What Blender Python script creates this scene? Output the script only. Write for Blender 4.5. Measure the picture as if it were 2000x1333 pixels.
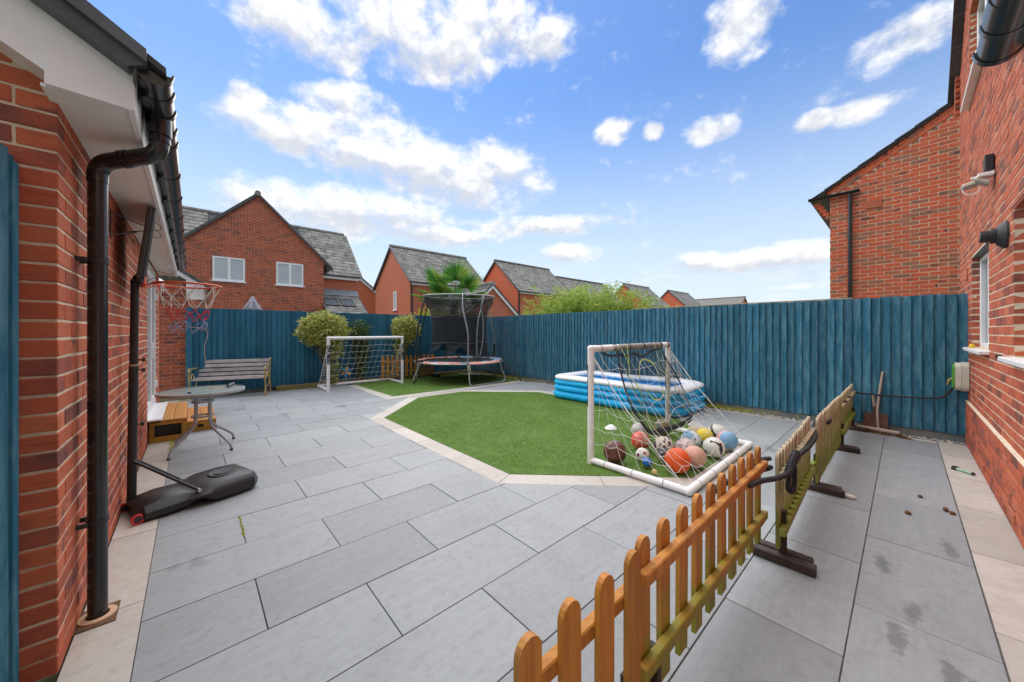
import bpy, math, random
import numpy as np
from mathutils import Vector, Matrix, Quaternion, noise as mnoise

R = math.radians
rng = random.Random(7)
nrng = np.random.default_rng(7)
scene = bpy.context.scene
for o in list(bpy.data.objects):
    bpy.data.objects.remove(o, do_unlink=True)
COL = scene.collection

# ------------------------------------------------------------------ camera
CAMH = 1.38
FPX, WPX, HZ = 691.87, 2000.0, 648.27
HEAD = R(42.104)
cam_d = bpy.data.cameras.new('camera')
cam = bpy.data.objects.new('camera', cam_d)
COL.objects.link(cam)
cam.location = (0, 0, CAMH)
cam.rotation_euler = (R(90), 0, -HEAD)
cam_d.sensor_width = 36
cam_d.lens = 36 * FPX / WPX
cam_d.shift_y = (HZ - 666.5) / WPX
cam_d.clip_start = 0.05
cam_d.clip_end = 2000
scene.camera = cam
FW = Vector((math.sin(HEAD), math.cos(HEAD), 0))
RT = Vector((math.cos(HEAD), -math.sin(HEAD), 0))

# ------------------------------------------------------------------ view
scene.view_settings.view_transform = 'Standard'
scene.view_settings.look = 'None'
scene.view_settings.gamma = 1
scene.view_settings.exposure = 1.68
scene.view_settings.use_curve_mapping = False

# ------------------------------------------------------------------ sun
SUN_TO = Vector((0.06, 0.45, 1.0)).normalized()
sl = bpy.data.lights.new('sun', 'SUN')
sl.energy = 1.5
sl.angle = R(112)
sl.color = (1.0, 0.92, 0.80)
sun = bpy.data.objects.new('sun', sl)
COL.objects.link(sun)
sun.location = (0, 0, 30)
sun.rotation_euler = SUN_TO.to_track_quat('Z', 'Y').to_euler()

# ------------------------------------------------------------------ node expression helper
class NX:
    """a socket with arithmetic"""
    def __init__(s, nt, sock):
        s.nt, s.k = nt, sock
    def _m(s, op, *a):
        n = s.nt.nodes.new('ShaderNodeMath')
        n.operation = op
        for i, x in enumerate((s,) + a):
            if isinstance(x, NX):
                s.nt.links.new(x.k, n.inputs[i])
            else:
                n.inputs[i].default_value = x
        return NX(s.nt, n.outputs[0])
    def __add__(s, o): return s._m('ADD', o)
    def __sub__(s, o): return s._m('SUBTRACT', o)
    def __mul__(s, o): return s._m('MULTIPLY', o)
    def __truediv__(s, o): return s._m('DIVIDE', o)
    def mx(s, o): return s._m('MAXIMUM', o)
    def mn(s, o): return s._m('MINIMUM', o)
    def gt(s, o): return s._m('GREATER_THAN', o)
    def lt(s, o): return s._m('LESS_THAN', o)
    def pw(s, o): return s._m('POWER', o)
    def ab(s): return s._m('ABSOLUTE')
    def fr(s): return s._m('FRACT')
    def sn(s): return s._m('SINE')
    def at2(s, o): return s._m('ARCTAN2', o)
    def asn(s): return s._m('ARCSINE')
    def sqrt(s): return s._m('SQRT')
    def rng(s, a, b, c=0.0, d=1.0, smooth=True):
        n = s.nt.nodes.new('ShaderNodeMapRange')
        n.interpolation_type = 'SMOOTHSTEP' if smooth else 'LINEAR'
        n.clamp = True
        s.nt.links.new(s.k, n.inputs[0])
        for i, v in enumerate((a, b, c, d)):
            if isinstance(v, NX):
                s.nt.links.new(v.k, n.inputs[i + 1])
            else:
                n.inputs[i + 1].default_value = v
        return NX(s.nt, n.outputs[0])

def mixc(nt, f, a, b):
    n = nt.nodes.new('ShaderNodeMix')
    n.data_type = 'RGBA'
    n.clamp_factor = True
    for i, x in ((0, f), (6, a), (7, b)):
        if isinstance(x, NX):
            nt.links.new(x.k, n.inputs[i])
        elif isinstance(x, bpy.types.NodeSocket):
            nt.links.new(x, n.inputs[i])
        elif i == 0:
            n.inputs[0].default_value = x
        else:
            n.inputs[i].default_value = (x[0], x[1], x[2], 1)
    return n.outputs[2]

def vnoise(nt, vec, scale, detail=3, rough=.55, dist=0):
    n = nt.nodes.new('ShaderNodeTexNoise')
    n.inputs['Scale'].default_value = scale
    n.inputs['Detail'].default_value = detail
    n.inputs['Roughness'].default_value = rough
    n.inputs['Distortion'].default_value = dist
    if vec is not None:
        nt.links.new(vec, n.inputs['Vector'])
    return NX(nt, n.outputs[0])

def combine(nt, x, y, z=0.0):
    n = nt.nodes.new('ShaderNodeCombineXYZ')
    for i, v in enumerate((x, y, z)):
        if isinstance(v, NX):
            nt.links.new(v.k, n.inputs[i])
        else:
            n.inputs[i].default_value = v
    return n.outputs[0]

# ------------------------------------------------------------------ world: sky and clouds
world = bpy.data.worlds.new('World')
scene.world = world
world.use_nodes = True
nt = world.node_tree
for n in list(nt.nodes):
    nt.nodes.remove(n)
out = nt.nodes.new('ShaderNodeOutputWorld')
bg = nt.nodes.new('ShaderNodeBackground')
bg.inputs['Strength'].default_value = 0.0715
nt.links.new(bg.outputs[0], out.inputs[0])
sky = nt.nodes.new('ShaderNodeTexSky')
sky.sky_type = 'NISHITA'
sky.sun_disc = False
sky.sun_elevation = math.asin(SUN_TO.z)
sky.sun_rotation = math.atan2(SUN_TO.x, SUN_TO.y)
sky.air_density = 1.25
sky.dust_density = 0.6
sky.ozone_density = 3.0
tc = nt.nodes.new('ShaderNodeTexCoord')
def dotv(v):
    n = nt.nodes.new('ShaderNodeVectorMath')
    n.operation = 'DOT_PRODUCT'
    nt.links.new(tc.outputs['Generated'], n.inputs[0])
    n.inputs[1].default_value = v
    return NX(nt, n.outputs['Value'])
dz = dotv((0, 0, 1))
AZ = dotv(RT).at2(dotv(FW))
EL = dz.asn()
# cumulus heaps: (azimuth from view heading, elevation, half widths) in degrees
CLOUDS = [(-30, 36.5, 9, 3.0), (-19, 39.5, 9, 4.2), (-5, 41, 11, 3.2), (5.5, 39.5, 5, 2.4), (-11, 37.2, 8, 2.9),
          (-36.5, 27.5, 2.2, 1.5), (-25, 29.6, 7, 2.6), (-33, 25.4, 6.5, 2.2), (-29, 27.4, 6, 1.9),
          (-18.5, 25.0, 11, 3.7), (-8, 23.3, 12.5, 4.4), (-25, 24.2, 5, 1.8), (-1, 25.0, 4.2, 2.2),
          (-26, 17.0, 13.5, 3.0), (-18, 17.4, 9, 2.6), (3.5, 16.5, 12, 1.4), (-11.5, 14.8, 9, 1.3), (10, 12.4, 5.5, 1.3),
          (15.9, 28.5, 2.6, 1.5), (21.8, 27.6, 1.5, 1.0), (28.8, 26.3, 3.2, 1.5), (32.6, 35.8, 3.8, 3.0), (48, 28.8, 4.0, 2.0),
          (40.6, 24.2, 2.0, 1.0), (44.8, 23.9, 3.6, 1.1), (34, 9.6, 12, 1.5),
          (72, 27, 10, 6), (100, 34, 18, 8), (150, 28, 24, 9), (-150, 38, 24, 9), (-100, 26, 22, 8), (-60, 36, 10, 6), (40, 62, 26, 8), (-120, 60, 40, 9)]
class NM:
    pass
def madd(a, m, c):
    n = nt.nodes.new('ShaderNodeMath')
    n.operation = 'MULTIPLY_ADD'
    for i_, x_ in enumerate((a, m, c)):
        if isinstance(x_, NX): nt.links.new(x_.k, n.inputs[i_])
        else: n.inputs[i_].default_value = x_
    return NX(nt, n.outputs[0])
cv = combine(nt, AZ, EL * 1.45)
n1 = vnoise(nt, cv, 10.0, 8, .62)
n2 = vnoise(nt, combine(nt, madd(AZ, 1.0, .010), madd(EL, 1.45, .035)), 10.0, 3, .62)
dmin = None
low = None
for (a, e, wa, we) in CLOUDS:
    ka, ke = 1 / (R(wa) * 1.22), 1 / (R(we) * 1.32)
    da = madd(AZ, ka, -R(a) * ka)
    de = madd(EL, ke, -R(e) * ke)
    d2 = madd(da, da, de * de)
    dmin = d2 if dmin is None else dmin.mn(d2)
    if wa > 4:
        t = madd(d2, -1.0, 1.0).mx(0.0) * de
        low = t if low is None else low + t
blob = madd(dmin, -1.0, 1.0).mx(-.25)
field = madd(n1, 3.3, -1.78) + blob * 1.0
dens = field.rng(-0.22, 0.95)
streak = vnoise(nt, combine(nt, AZ * 1.3, EL * 8.0), 4.0, 3, .6).rng(.46, .72) * EL.rng(R(3), R(14), .8, 0.0)
dens_all = dens.mx(streak)
lit = (madd(n1 - n2, 2.4, .56) + low * 1.1).rng(0.0, 1.0, 0.0, 1.0)
cloud_col = mixc(nt, lit, (3.15, 3.3, 3.65), (4.9, 4.9, 4.9))
tint = nt.nodes.new('ShaderNodeMix')
tint.data_type = 'RGBA'
tint.blend_type = 'MULTIPLY'
tint.inputs[0].default_value = 1
nt.links.new(sky.outputs[0], tint.inputs[6])
tint.inputs[7].default_value = (.45, .585, .76, 1)
skyc = mixc(nt, EL.rng(R(0), R(36), 0.92, 0.0), tint.outputs[2], (3.6, 4.1, 4.5))
fin = mixc(nt, dens_all, skyc, cloud_col)
nt.links.new(fin, bg.inputs['Color'])
world.cycles.sampling_method = 'MANUAL'
world.cycles.sample_map_resolution = 256

# ------------------------------------------------------------------ materials
MATS = {}
def base_mat(name):
    m = bpy.data.materials.new(name)
    m.use_nodes = True
    nt = m.node_tree
    b = nt.nodes['Principled BSDF']
    return m, nt, b

def obj_coords(nt, randomise=True, stretch=(1, 1, 1)):
    tc = nt.nodes.new('ShaderNodeTexCoord')
    mp = nt.nodes.new('ShaderNodeMapping')
    mp.inputs['Scale'].default_value = stretch
    if randomise:
        oi = nt.nodes.new('ShaderNodeObjectInfo')
        ge = nt.nodes.new('ShaderNodeNewGeometry')
        r = (NX(nt, oi.outputs['Random']) + NX(nt, ge.outputs['Random Per Island'])).fr()
        add = nt.nodes.new('ShaderNodeVectorMath')
        add.operation = 'ADD'
        nt.links.new(tc.outputs['Object'], add.inputs[0])
        nt.links.new(combine(nt, r * 31.0, r * 17.0, r * 53.0), add.inputs[1])
        nt.links.new(add.outputs[0], mp.inputs['Vector'])
        return mp.outputs[0], r
    nt.links.new(tc.outputs['Object'], mp.inputs['Vector'])
    return mp.outputs[0], None

def add_bump(nt, b, h, strength=.3, dist=.01):
    n = nt.nodes.new('ShaderNodeBump')
    n.inputs['Strength'].default_value = strength
    n.inputs['Distance'].default_value = dist
    nt.links.new(h.k, n.inputs['Height'])
    nt.links.new(n.outputs[0], b.inputs['Normal'])

def M(name, c1, c2=None, rough=.6, scale=6, detail=4, stretch=(1, 1, 1), bump=.15, bscale=60, bdist=.004,
      metallic=0, spec=.5, rand=.12, lo=.35, hi=.65, coat=0):
    """surface of two tones mixed by noise, a per-piece brightness and fine relief"""
    if name in MATS:
        return MATS[name]
    m, nt, b = base_mat(name)
    if c2 is None:
        c2 = tuple(min(1, c * 0.78) for c in c1)
    vec, r = obj_coords(nt, True, stretch)
    n = vnoise(nt, vec, scale, detail)
    c = mixc(nt, n.rng(lo, hi), c1, c2)
    hsv = nt.nodes.new('ShaderNodeHueSaturation')
    nt.links.new(c, hsv.inputs['Color'])
    nt.links.new((r * (2 * rand) + (1 - rand)).k, hsv.inputs['Value'])
    nt.links.new(hsv.outputs[0], b.inputs['Base Color'])
    b.inputs['Roughness'].default_value = rough
    b.inputs['Metallic'].default_value = metallic
    if name.startswith('pool'):
        b.inputs['Subsurface Weight'].default_value = .6
        b.inputs['Subsurface Radius'].default_value = (.1, .1, .1)
        b.inputs['Subsurface Scale'].default_value = 1.0
    b.inputs['Specular IOR Level'].default_value = spec
    if coat:
        b.inputs['Coat Weight'].default_value = coat
    if bump:
        add_bump(nt, b, vnoise(nt, vec, bscale, 4, .6), bump, bdist)
    MATS[name] = m
    return m

def brick_mat(name, cols, bump=.5):
    m, nt, b = base_mat(name)
    vec, r = obj_coords(nt, True)
    ramp = nt.nodes.new('ShaderNodeValToRGB')
    ramp.color_ramp.interpolation = 'LINEAR'
    els = ramp.color_ramp.elements
    while len(els) < len(cols):
        els.new(0.5)
    for i, (p, c) in enumerate(cols):
        els[i].position = p
        els[i].color = (*c, 1)
    nt.links.new(r.k, ramp.inputs[0])
    n = vnoise(nt, vec, 9, 5, .6)
    n2 = vnoise(nt, vec, 45, 4, .65)
    blot = vnoise(nt, vec, 5.5, 3).rng(.57, .70) * (r * 7.3).fr().gt(.45)
    c = mixc(nt, n.rng(.3, .75) * .6, ramp.outputs[0], (.54, .118, .05))
    vs_, _ = obj_coords(nt, True, (7, 7, 70))
    crk = vnoise(nt, vs_, 1.0, 4, .65)
    c = mixc(nt, crk.rng(.54, .70) * .55, c, (.16, .05, .035))
    c = mixc(nt, blot * .85, c, (.12, .065, .06))
    c = mixc(nt, n2.rng(.58, .8) * .22, c, (.60, .28, .18))
    nt.links.new(c, b.inputs['Base Color'])
    b.inputs['Roughness'].default_value = .85
    b.inputs['Specular IOR Level'].default_value = .25
    add_bump(nt, b, n2 * .6 + n * .5 - crk * .7, bump, .006)
    MATS[name] = m
    return m

BRICK = brick_mat('brick_red', [(0, (.44, .112, .058)), (.2, (.51, .135, .068)), (.42, (.38, .092, .052)), (.62, (.54, .165, .085)), (.76, (.31, .086, .058)), (.9, (.22, .078, .062)), (1, (.13, .062, .056))])
BRICK2 = brick_mat('brick_mixed', [(0, (.60, .125, .058)), (.35, (.66, .150, .065)), (.55, (.56, .125, .062)), (.76, (.44, .16, .085)), (.9, (.27, .15, .10)), (1, (.30, .19, .13))])
MORTAR = M('mortar', (.68, .56, .41), (.58, .47, .34), rough=.95, scale=20, bump=.5, bscale=160, rand=0)

def far_brick(name, c1, c2, mort):
    """brickwork too far off to tell its pieces apart"""
    m, nt, b = base_mat(name)
    ge = nt.nodes.new('ShaderNodeNewGeometry')
    sp = nt.nodes.new('ShaderNodeSeparateXYZ')
    nt.links.new(ge.outputs['Position'], sp.inputs[0])
    v = combine(nt, NX(nt, sp.outputs[0]) + NX(nt, sp.outputs[1]), NX(nt, sp.outputs[2]))
    br = nt.nodes.new('ShaderNodeTexBrick')
    nt.links.new(v, br.inputs['Vector'])
    br.inputs['Scale'].default_value = 1
    br.inputs['Brick Width'].default_value = .225
    br.inputs['Row Height'].default_value = .075
    br.inputs['Mortar Size'].default_value = .006
    br.inputs['Color1'].default_value = (*c1, 1)
    br.inputs['Color2'].default_value = (*c2, 1)
    br.inputs['Mortar'].default_value = (*mort, 1)
    n = vnoise(nt, ge.outputs['Position'], .7, 4)
    c = mixc(nt, n.rng(.4, .75) * .35, br.outputs[0], (.44, .20, .14))
    nt.links.new(c, b.inputs['Base Color'])
    b.inputs['Roughness'].default_value = .9
    add_bump(nt, b, NX(nt, br.outputs['Fac']) * -1.0, .4, .008)
    return m
FARBRICK = far_brick('brick_far', (.60, .135, .058), (.48, .105, .05), (.60, .36, .23))
FARBRICK2 = far_brick('brick_far_orange', (.68, .155, .055), (.60, .128, .048), (.62, .27, .15))

# paving: position-driven grain and stains
def slab_mat(name, c1, c2, grain, stains, edge=(.3, .3, .3)):
    m, nt, b = base_mat(name)
    ge = nt.nodes.new('ShaderNodeNewGeometry')
    P = ge.outputs['Position']
    sp = nt.nodes.new('ShaderNodeSeparateXYZ')
    nt.links.new(P, sp.inputs[0])
    px, py = NX(nt, sp.outputs[0]), NX(nt, sp.outputs[1])
    oi = nt.nodes.new('ShaderNodeObjectInfo')
    r = NX(nt, oi.outputs['Random'])
    off = r * 40.0
    g = vnoise(nt, combine(nt, px * grain[0] + off, py * grain[1] + off, r * 9.0), 1.0, 6, .62)
    cl = vnoise(nt, combine(nt, px + off, py, r * 5.0), 3.2, 5, .6)
    wide = vnoise(nt, P, .8, 4, .55)
    c = mixc(nt, g.rng(.25, .75) * .8, c1, c2)
    c = mixc(nt, cl.rng(.45, .85) * .40, c, tuple(x * .74 for x in c1))
    mott = vnoise(nt, combine(nt, px + off, py, r * 5.0), 22, 4, .65)
    c = mixc(nt, mott.rng(.46, .78) * .48, c, tuple(x * .66 for x in c1))
    c = mixc(nt, wide.rng(.5, .78) * .25, c, (.30, .27, .22))
    hsv = nt.nodes.new('ShaderNodeHueSaturation')
    nt.links.new(c, hsv.inputs['Color'])
    nt.links.new((r * .26 + .87).k, hsv.inputs['Value'])
    c = hsv.outputs[0]
    scuff = vnoise(nt, combine(nt, px * 1.5 + off, py * 6.0), 3.0, 6, .7).rng(.60, .80) * .35
    c = mixc(nt, scuff, c, tuple(min(1, x * 1.3) for x in c2))
    cloudy = vnoise(nt, P, 2.1, 5, .65).rng(.5, .78) * .32
    c = mixc(nt, cloudy, c, tuple(x * .72 for x in c1))
    dn = vnoise(nt, P, 19, 5, .65)
    wet = None
    for (x, y, rx, ry, ang, k) in stains:
        ca, sa = math.cos(ang), math.sin(ang)
        dx, dy = px - x, py - y
        lx = (dx * ca + dy * sa) / rx
        ly = (dy * ca - dx * sa) / ry
        d = (lx * lx + ly * ly).sqrt() * 1.3 + (dn - .5) * 3.0
        w = d.rng(.45, 1.1, k * .85, 0.0)
        wet = w if wet is None else wet.mx(w)
    spots = vnoise(nt, P, 26, 2).rng(.735, .76) * vnoise(nt, P, 1.3, 2).rng(.5, .6) * .6
    dark = spots if wet is None else wet.mx(spots)
    c = mixc(nt, dark, c, tuple(x * .38 for x in c1))
    yel = vnoise(nt, P, 2.6, 3).rng(.69, .78) * .3
    c = mixc(nt, yel, c, (.42, .30, .14))
    nt.links.new(c, b.inputs['Base Color'])
    nt.links.new((dark * -.3 + g * .12 + .52).k, b.inputs['Roughness'])
    add_bump(nt, b, g * .6 + vnoise(nt, P, 90, 3) * .4, .14, .003)
    MATS[name] = m
    return m
STAINS = [(.02, 2.83, .07, .11, .3, .55), (-.08, 2.86, .09, .035, 0, .5),
          (.38, 8.2, .16, .09, .2, .6), (.62, 7.9, .14, .07, 0, .6), (1.15, 7.0, .12, .06, 0, .6), (.2, 7.7, .3, .2, 0, .4),
          (2.06, 7.0, .15, .1, 0, .75), (1.05, 4.0, .05, .05, 0, .5), (1.65, 3.3, .13, .035, .3, .5),
          (3.05, .09, .16, .055, .2, .75), (2.63, -.03, .13, .05, -.1, .7), (2.36, .02, .17, .05, .1, .75),
          (2.25, -.13, .15, .05, .1, .75), (2.18, -.22, .17, .05, .25, .75), (3.55, -.2, .2, .05, .2, .6),
          (1.28, .62, .13, .05, -.5, .5), (5.05, 1.05, .22, .09, .3, .55), (.9, 8.9, .3, .1, 0, .35)]
SLAB = slab_mat('slab_grey', (.268, .290, .300), (.322, .342, .348), (3.2, 34), STAINS)
CREAM = slab_mat('slab_cream', (.47, .435, .38), (.54, .51, .455), (14, 9), [(3.4, -.45, .22, .06, 0, .2), (2.3, -.42, .2, .08, 0, .25)])

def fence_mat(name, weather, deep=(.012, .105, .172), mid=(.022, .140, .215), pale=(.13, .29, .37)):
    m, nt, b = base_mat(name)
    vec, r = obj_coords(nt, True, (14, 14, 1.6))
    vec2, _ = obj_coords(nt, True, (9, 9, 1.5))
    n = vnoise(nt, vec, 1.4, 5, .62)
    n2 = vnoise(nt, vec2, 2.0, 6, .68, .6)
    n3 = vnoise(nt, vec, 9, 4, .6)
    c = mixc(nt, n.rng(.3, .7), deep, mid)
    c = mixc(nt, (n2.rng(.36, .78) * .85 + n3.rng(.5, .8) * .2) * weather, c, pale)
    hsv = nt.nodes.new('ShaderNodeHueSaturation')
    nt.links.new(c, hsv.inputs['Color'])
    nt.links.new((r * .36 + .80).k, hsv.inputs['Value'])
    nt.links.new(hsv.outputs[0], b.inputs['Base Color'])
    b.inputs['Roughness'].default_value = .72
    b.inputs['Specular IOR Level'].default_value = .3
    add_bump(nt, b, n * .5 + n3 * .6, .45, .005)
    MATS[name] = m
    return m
FENCE_W = fence_mat('fence_blue_weathered', 1.0)
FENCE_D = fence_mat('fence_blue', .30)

def wood_mat(name, c1, c2, green=0.0, gz=(.1, .6), gcol=(.16, .20, .02)):
    """stained timber with upright grain; algae grows from the wet foot upwards in patches"""
    m, nt, b = base_mat(name)
    ge = nt.nodes.new('ShaderNodeNewGeometry')
    vec, r = obj_coords(nt, True, (26, 26, 2.2))
    n = vnoise(nt, vec, 1.2, 5, .62, .5)
    k = vnoise(nt, vec, 4.0, 3, .6)
    c = mixc(nt, n.rng(.3, .72), c1, c2)
    c = mixc(nt, k.rng(.66, .78) * .6, c, tuple(x * .35 for x in c2))
    vg, _ = obj_coords(nt, True, (120, 120, 3.5))
    gr = vnoise(nt, vg, 1.0, 4, .6)
    c = mixc(nt, gr.rng(.5, .72) * .5, c, tuple(x * .5 for x in c2))
    vw, _ = obj_coords(nt, True, (4, 4, 2.5))
    c = mixc(nt, vnoise(nt, vw, 1.5, 4).rng(.55, .75) * .35, c, tuple(.5 * x + .13 for x in c1))
    if green:
        sp = nt.nodes.new('ShaderNodeSeparateXYZ')
        nt.links.new(ge.outputs['Position'], sp.inputs[0])
        z = NX(nt, sp.outputs[2])
        pn = vnoise(nt, ge.outputs['Position'], 9, 4, .6)
        g = (z + (pn - .5) * .7).rng(gz[0], gz[1], 1.0, 0.0) * green
        c = mixc(nt, g, c, gcol)
    hsv = nt.nodes.new('ShaderNodeHueSaturation')
    nt.links.new(c, hsv.inputs['Color'])
    nt.links.new((r * .3 + .85).k, hsv.inputs['Value'])
    nt.links.new(hsv.outputs[0], b.inputs['Base Color'])
    b.inputs['Roughness'].default_value = .62
    add_bump(nt, b, n, .3, .004)
    MATS[name] = m
    return m
PICK_O = wood_mat('timber_orange', (.56, .25, .045), (.38, .135, .018), .85, (.20, .50), (.22, .25, .015))
PICK_G = wood_mat('timber_weathered', (.54, .45, .29), (.40, .32, .20), 1.0, (.22, .64), (.22, .26, .03))
PICK_B = wood_mat('timber_orange_dry', (.56, .24, .03), (.42, .15, .015), .35, (.1, .4))
DARKWOOD = wood_mat('timber_dark', (.055, .030, .022), (.030, .018, .014))
DECK = wood_mat('decking_orange', (.58, .25, .04), (.42, .16, .02), .3, (0, .15), (.06, .05, .01))
SLEEPER = wood_mat('sleeper_wood', (.24, .15, .07), (.14, .08, .04), .4, (0, .2))
WHITE = M('white_pvc', (.86, .86, .85), (.82, .82, .81), rough=.32, bump=0, rand=.02)
SOFFIT = M('white_soffit', (.80, .78, .74), (.66, .61, .54), rough=.35, scale=2.2, stretch=(1, .25, 1), bump=.05, bscale=20, rand=.02, lo=.45, hi=.75)
BLACKP = M('black_plastic', (.012, .013, .015), (.020, .021, .023), rough=.22, bump=0, rand=.05, spec=.6)
BLACKM = M('black_matt', (.016, .017, .019), (.028, .029, .031), rough=.55, bump=.1, rand=.08)
GREYTRIM = M('grey_trim', (.085, .095, .105), (.065, .072, .08), rough=.45, bump=.05, rand=.05)
TILE = M('roof_tile_grey', (.30, .29, .255), (.17, .165, .15), spec=.15, rough=.9, scale=5, bump=.4, bscale=50, rand=.25, lo=.3, hi=.7)
TILE_D = M('roof_tile_dark', (.115, .115, .112), (.08, .08, .08), rough=.85, spec=.15, bump=.3, rand=.2)
LEAD = M('lead_flashing', (.22, .235, .25), (.17, .18, .2), rough=.5, rand=.05)
GLASS_D = M('window_glass', (.10, .12, .13), (.14, .16, .17), rough=.06, bump=0, rand=0, spec=.8)
BLIND = M('window_blind', (.62, .65, .66), (.52, .55, .57), rough=.5, scale=60, stretch=(.01, .01, 1), bump=0, rand=.05)
STEEL = M('galvanised_steel', (.50, .50, .49), (.38, .38, .37), rough=.38, metallic=.75, scale=12, bump=.05, rand=.08)
GREYMETAL = M('grey_painted_metal', (.40, .41, .42), (.32, .33, .33), rough=.4, scale=10, bump=.05, rand=.05)
GOALW = M('goal_white', (.86, .85, .83), (.76, .75, .73), rough=.38, scale=7, bump=.08, bscale=30, rand=.03, lo=.5, hi=.8)
GOALDIRT = M('goal_tape_grey', (.36, .34, .33), (.25, .235, .225), rough=.6, scale=9, rand=.05)
NETW = M('net_cord', (.84, .84, .80), (.74, .74, .68), rough=.8, bump=0, rand=.05)
GOLD = M('bench_gold_paint', (.52, .40, .16), (.38, .28, .10), rough=.45, metallic=.35, scale=20, rand=.05)
SLATW = M('bench_slat_grey', (.42, .37, .345), (.22, .17, .16), rough=.7, scale=3, stretch=(1, 6, 6), rand=.15, lo=.45, hi=.75)
CONC = M('gravel_board', (.13, .17, .18), (.24, .24, .21), rough=.9, scale=3, bump=.4, rand=.1)
SOIL = M('soil', (.10, .06, .03), (.17, .10, .045), rough=1, scale=14, bump=.8, bscale=40, bdist=.02, rand=0)
JOINT = M('joint_sand', (.10, .10, .095), (.22, .20, .17), rough=1, scale=4, rand=0)
RED = M('red_plastic', (.62, .03, .03), (.5, .02, .025), rough=.35, bump=0)
ORANGE_R = M('rim_orange', (.72, .11, .025), (.6, .08, .02), rough=.4, scale=12, bump=.1)
ROPE = M('black_rope', (.014, .014, .016), (.03, .03, .032), rough=.7, scale=30, bump=.8, bscale=120, bdist=.006)
RUST = M('rusty_steel', (.17, .085, .05), (.10, .05, .035), rough=.8, scale=14, bump=.3, rand=.05)
HANDLE = M('bare_handle_wood', (.55, .45, .35), (.42, .32, .24), rough=.6, stretch=(20, 20, 2))
BRISTLE = M('broom_bristle', (.20, .12, .05), (.11, .065, .03), rough=.9, scale=60)
CREAMP = M('cream_plastic', (.66, .63, .52), (.58, .55, .45), rough=.4, bump=0, rand=.03)
GREENP = M('green_plastic', (.12, .42, .05), (.08, .34, .04), rough=.4, bump=0)
YELP = M('yellow_plastic', (.80, .50, .02), (.75, .42, .02), rough=.4, bump=0)
STONE = M('pebble', (.52, .47, .39), (.66, .62, .55), rough=.8, rand=.3)
TERRA = M('terracotta', (.48, .15, .07), (.40, .11, .05), rough=.85, rand=.1)
CLAYRING = M('gully_ring', (.55, .36, .22), (.46, .29, .17), rough=.8)
POOLB = M('pool_blue', (.015, .50, .98), (.015, .46, .95), rough=.5, spec=.25, bump=.08, bscale=9, bdist=.006, rand=0)
POOLIN = M('pool_inner_blue', (.02, .50, .88), (.02, .45, .82), rough=.25, bump=.1, rand=0)
POOLW = M('pool_white', (.80, .82, .84), (.74, .77, .80), rough=.35, bump=.08, bscale=9, bdist=.005, rand=0)
NEON = M('neon_tape', (.56, .74, .14), (.60, .70, .34), rough=.5, bump=0, rand=.05)
CANVAS = M('parasol_grey', (.40, .41, .44), (.33, .34, .37), rough=.8)
PADB = M('pad_blue', (.16, .36, .55), (.24, .42, .56), rough=.45, scale=5)
PADO = M('pad_orange', (.66, .20, .12), (.60, .40, .34), rough=.45, scale=5)
STEMW = M('bark', (.16, .10, .06), (.10, .065, .04), rough=.95, scale=20, stretch=(1, 1, .3), bump=.6)
GRITTY = M('ground_earth', (.11, .13, .05), (.16, .14, .07), rough=1, scale=.6, rand=0)
TURF = M('turf_base', (.075, .15, .022), (.10, .19, .03), rough=.95, scale=8, bump=.5, rand=0)

def leaf_mat(name, cols, trans=.35):
    m, nt, b = base_mat(name)
    ge = nt.nodes.new('ShaderNodeNewGeometry')
    ramp = nt.nodes.new('ShaderNodeValToRGB')
    els = ramp.color_ramp.elements
    while len(els) < len(cols):
        els.new(.5)
    for i, (p, c) in enumerate(cols):
        els[i].position = p
        els[i].color = (*c, 1)
    nt.links.new(ge.outputs['Random Per Island'], ramp.inputs[0])
    nt.links.new(ramp.outputs[0], b.inputs['Base Color'])
    b.inputs['Roughness'].default_value = .5
    b.inputs['Specular IOR Level'].default_value = .3
    tr = nt.nodes.new('ShaderNodeBsdfTranslucent')
    nt.links.new(ramp.outputs[0], tr.inputs[0])
    mx = nt.nodes.new('ShaderNodeMixShader')
    mx.inputs[0].default_value = trans
    nt.links.new(b.outputs[0], mx.inputs[1])
    nt.links.new(tr.outputs[0], mx.inputs[2])
    nt.links.new(mx.outputs[0], nt.nodes['Material Output'].inputs[0])
    MATS[name] = m
    return m
LEAF_V = leaf_mat('leaf_variegated', [(0, (.16, .24, .035)), (.35, (.34, .40, .07)), (.6, (.56, .56, .15)), (.8, (.72, .69, .32)), (1, (.42, .26, .07))])
LEAF_D = leaf_mat('leaf_dark', [(0, (.05, .11, .02)), (.5, (.11, .19, .04)), (.85, (.21, .26, .09)), (1, (.34, .33, .22))])
LEAF_B = leaf_mat('leaf_bamboo', [(0, (.20, .34, .05)), (.5, (.36, .50, .08)), (.85, (.50, .62, .15)), (1, (.60, .58, .18))], .4)
LEAF_Y = leaf_mat('leaf_yellow', [(0, (.28, .36, .02)), (.5, (.52, .54, .03)), (1, (.66, .62, .06))])
LEAF_P = leaf_mat('leaf_palm', [(0, (.05, .17, .03)), (.6, (.10, .28, .04)), (.9, (.22, .40, .08)), (1, (.42, .44, .06))], .35)
BLADE = leaf_mat('turf_blade', [(0, (.12, .24, .025)), (.5, (.19, .32, .04)), (.85, (.26, .38, .07)), (1, (.38, .43, .14))], .2)

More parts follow.
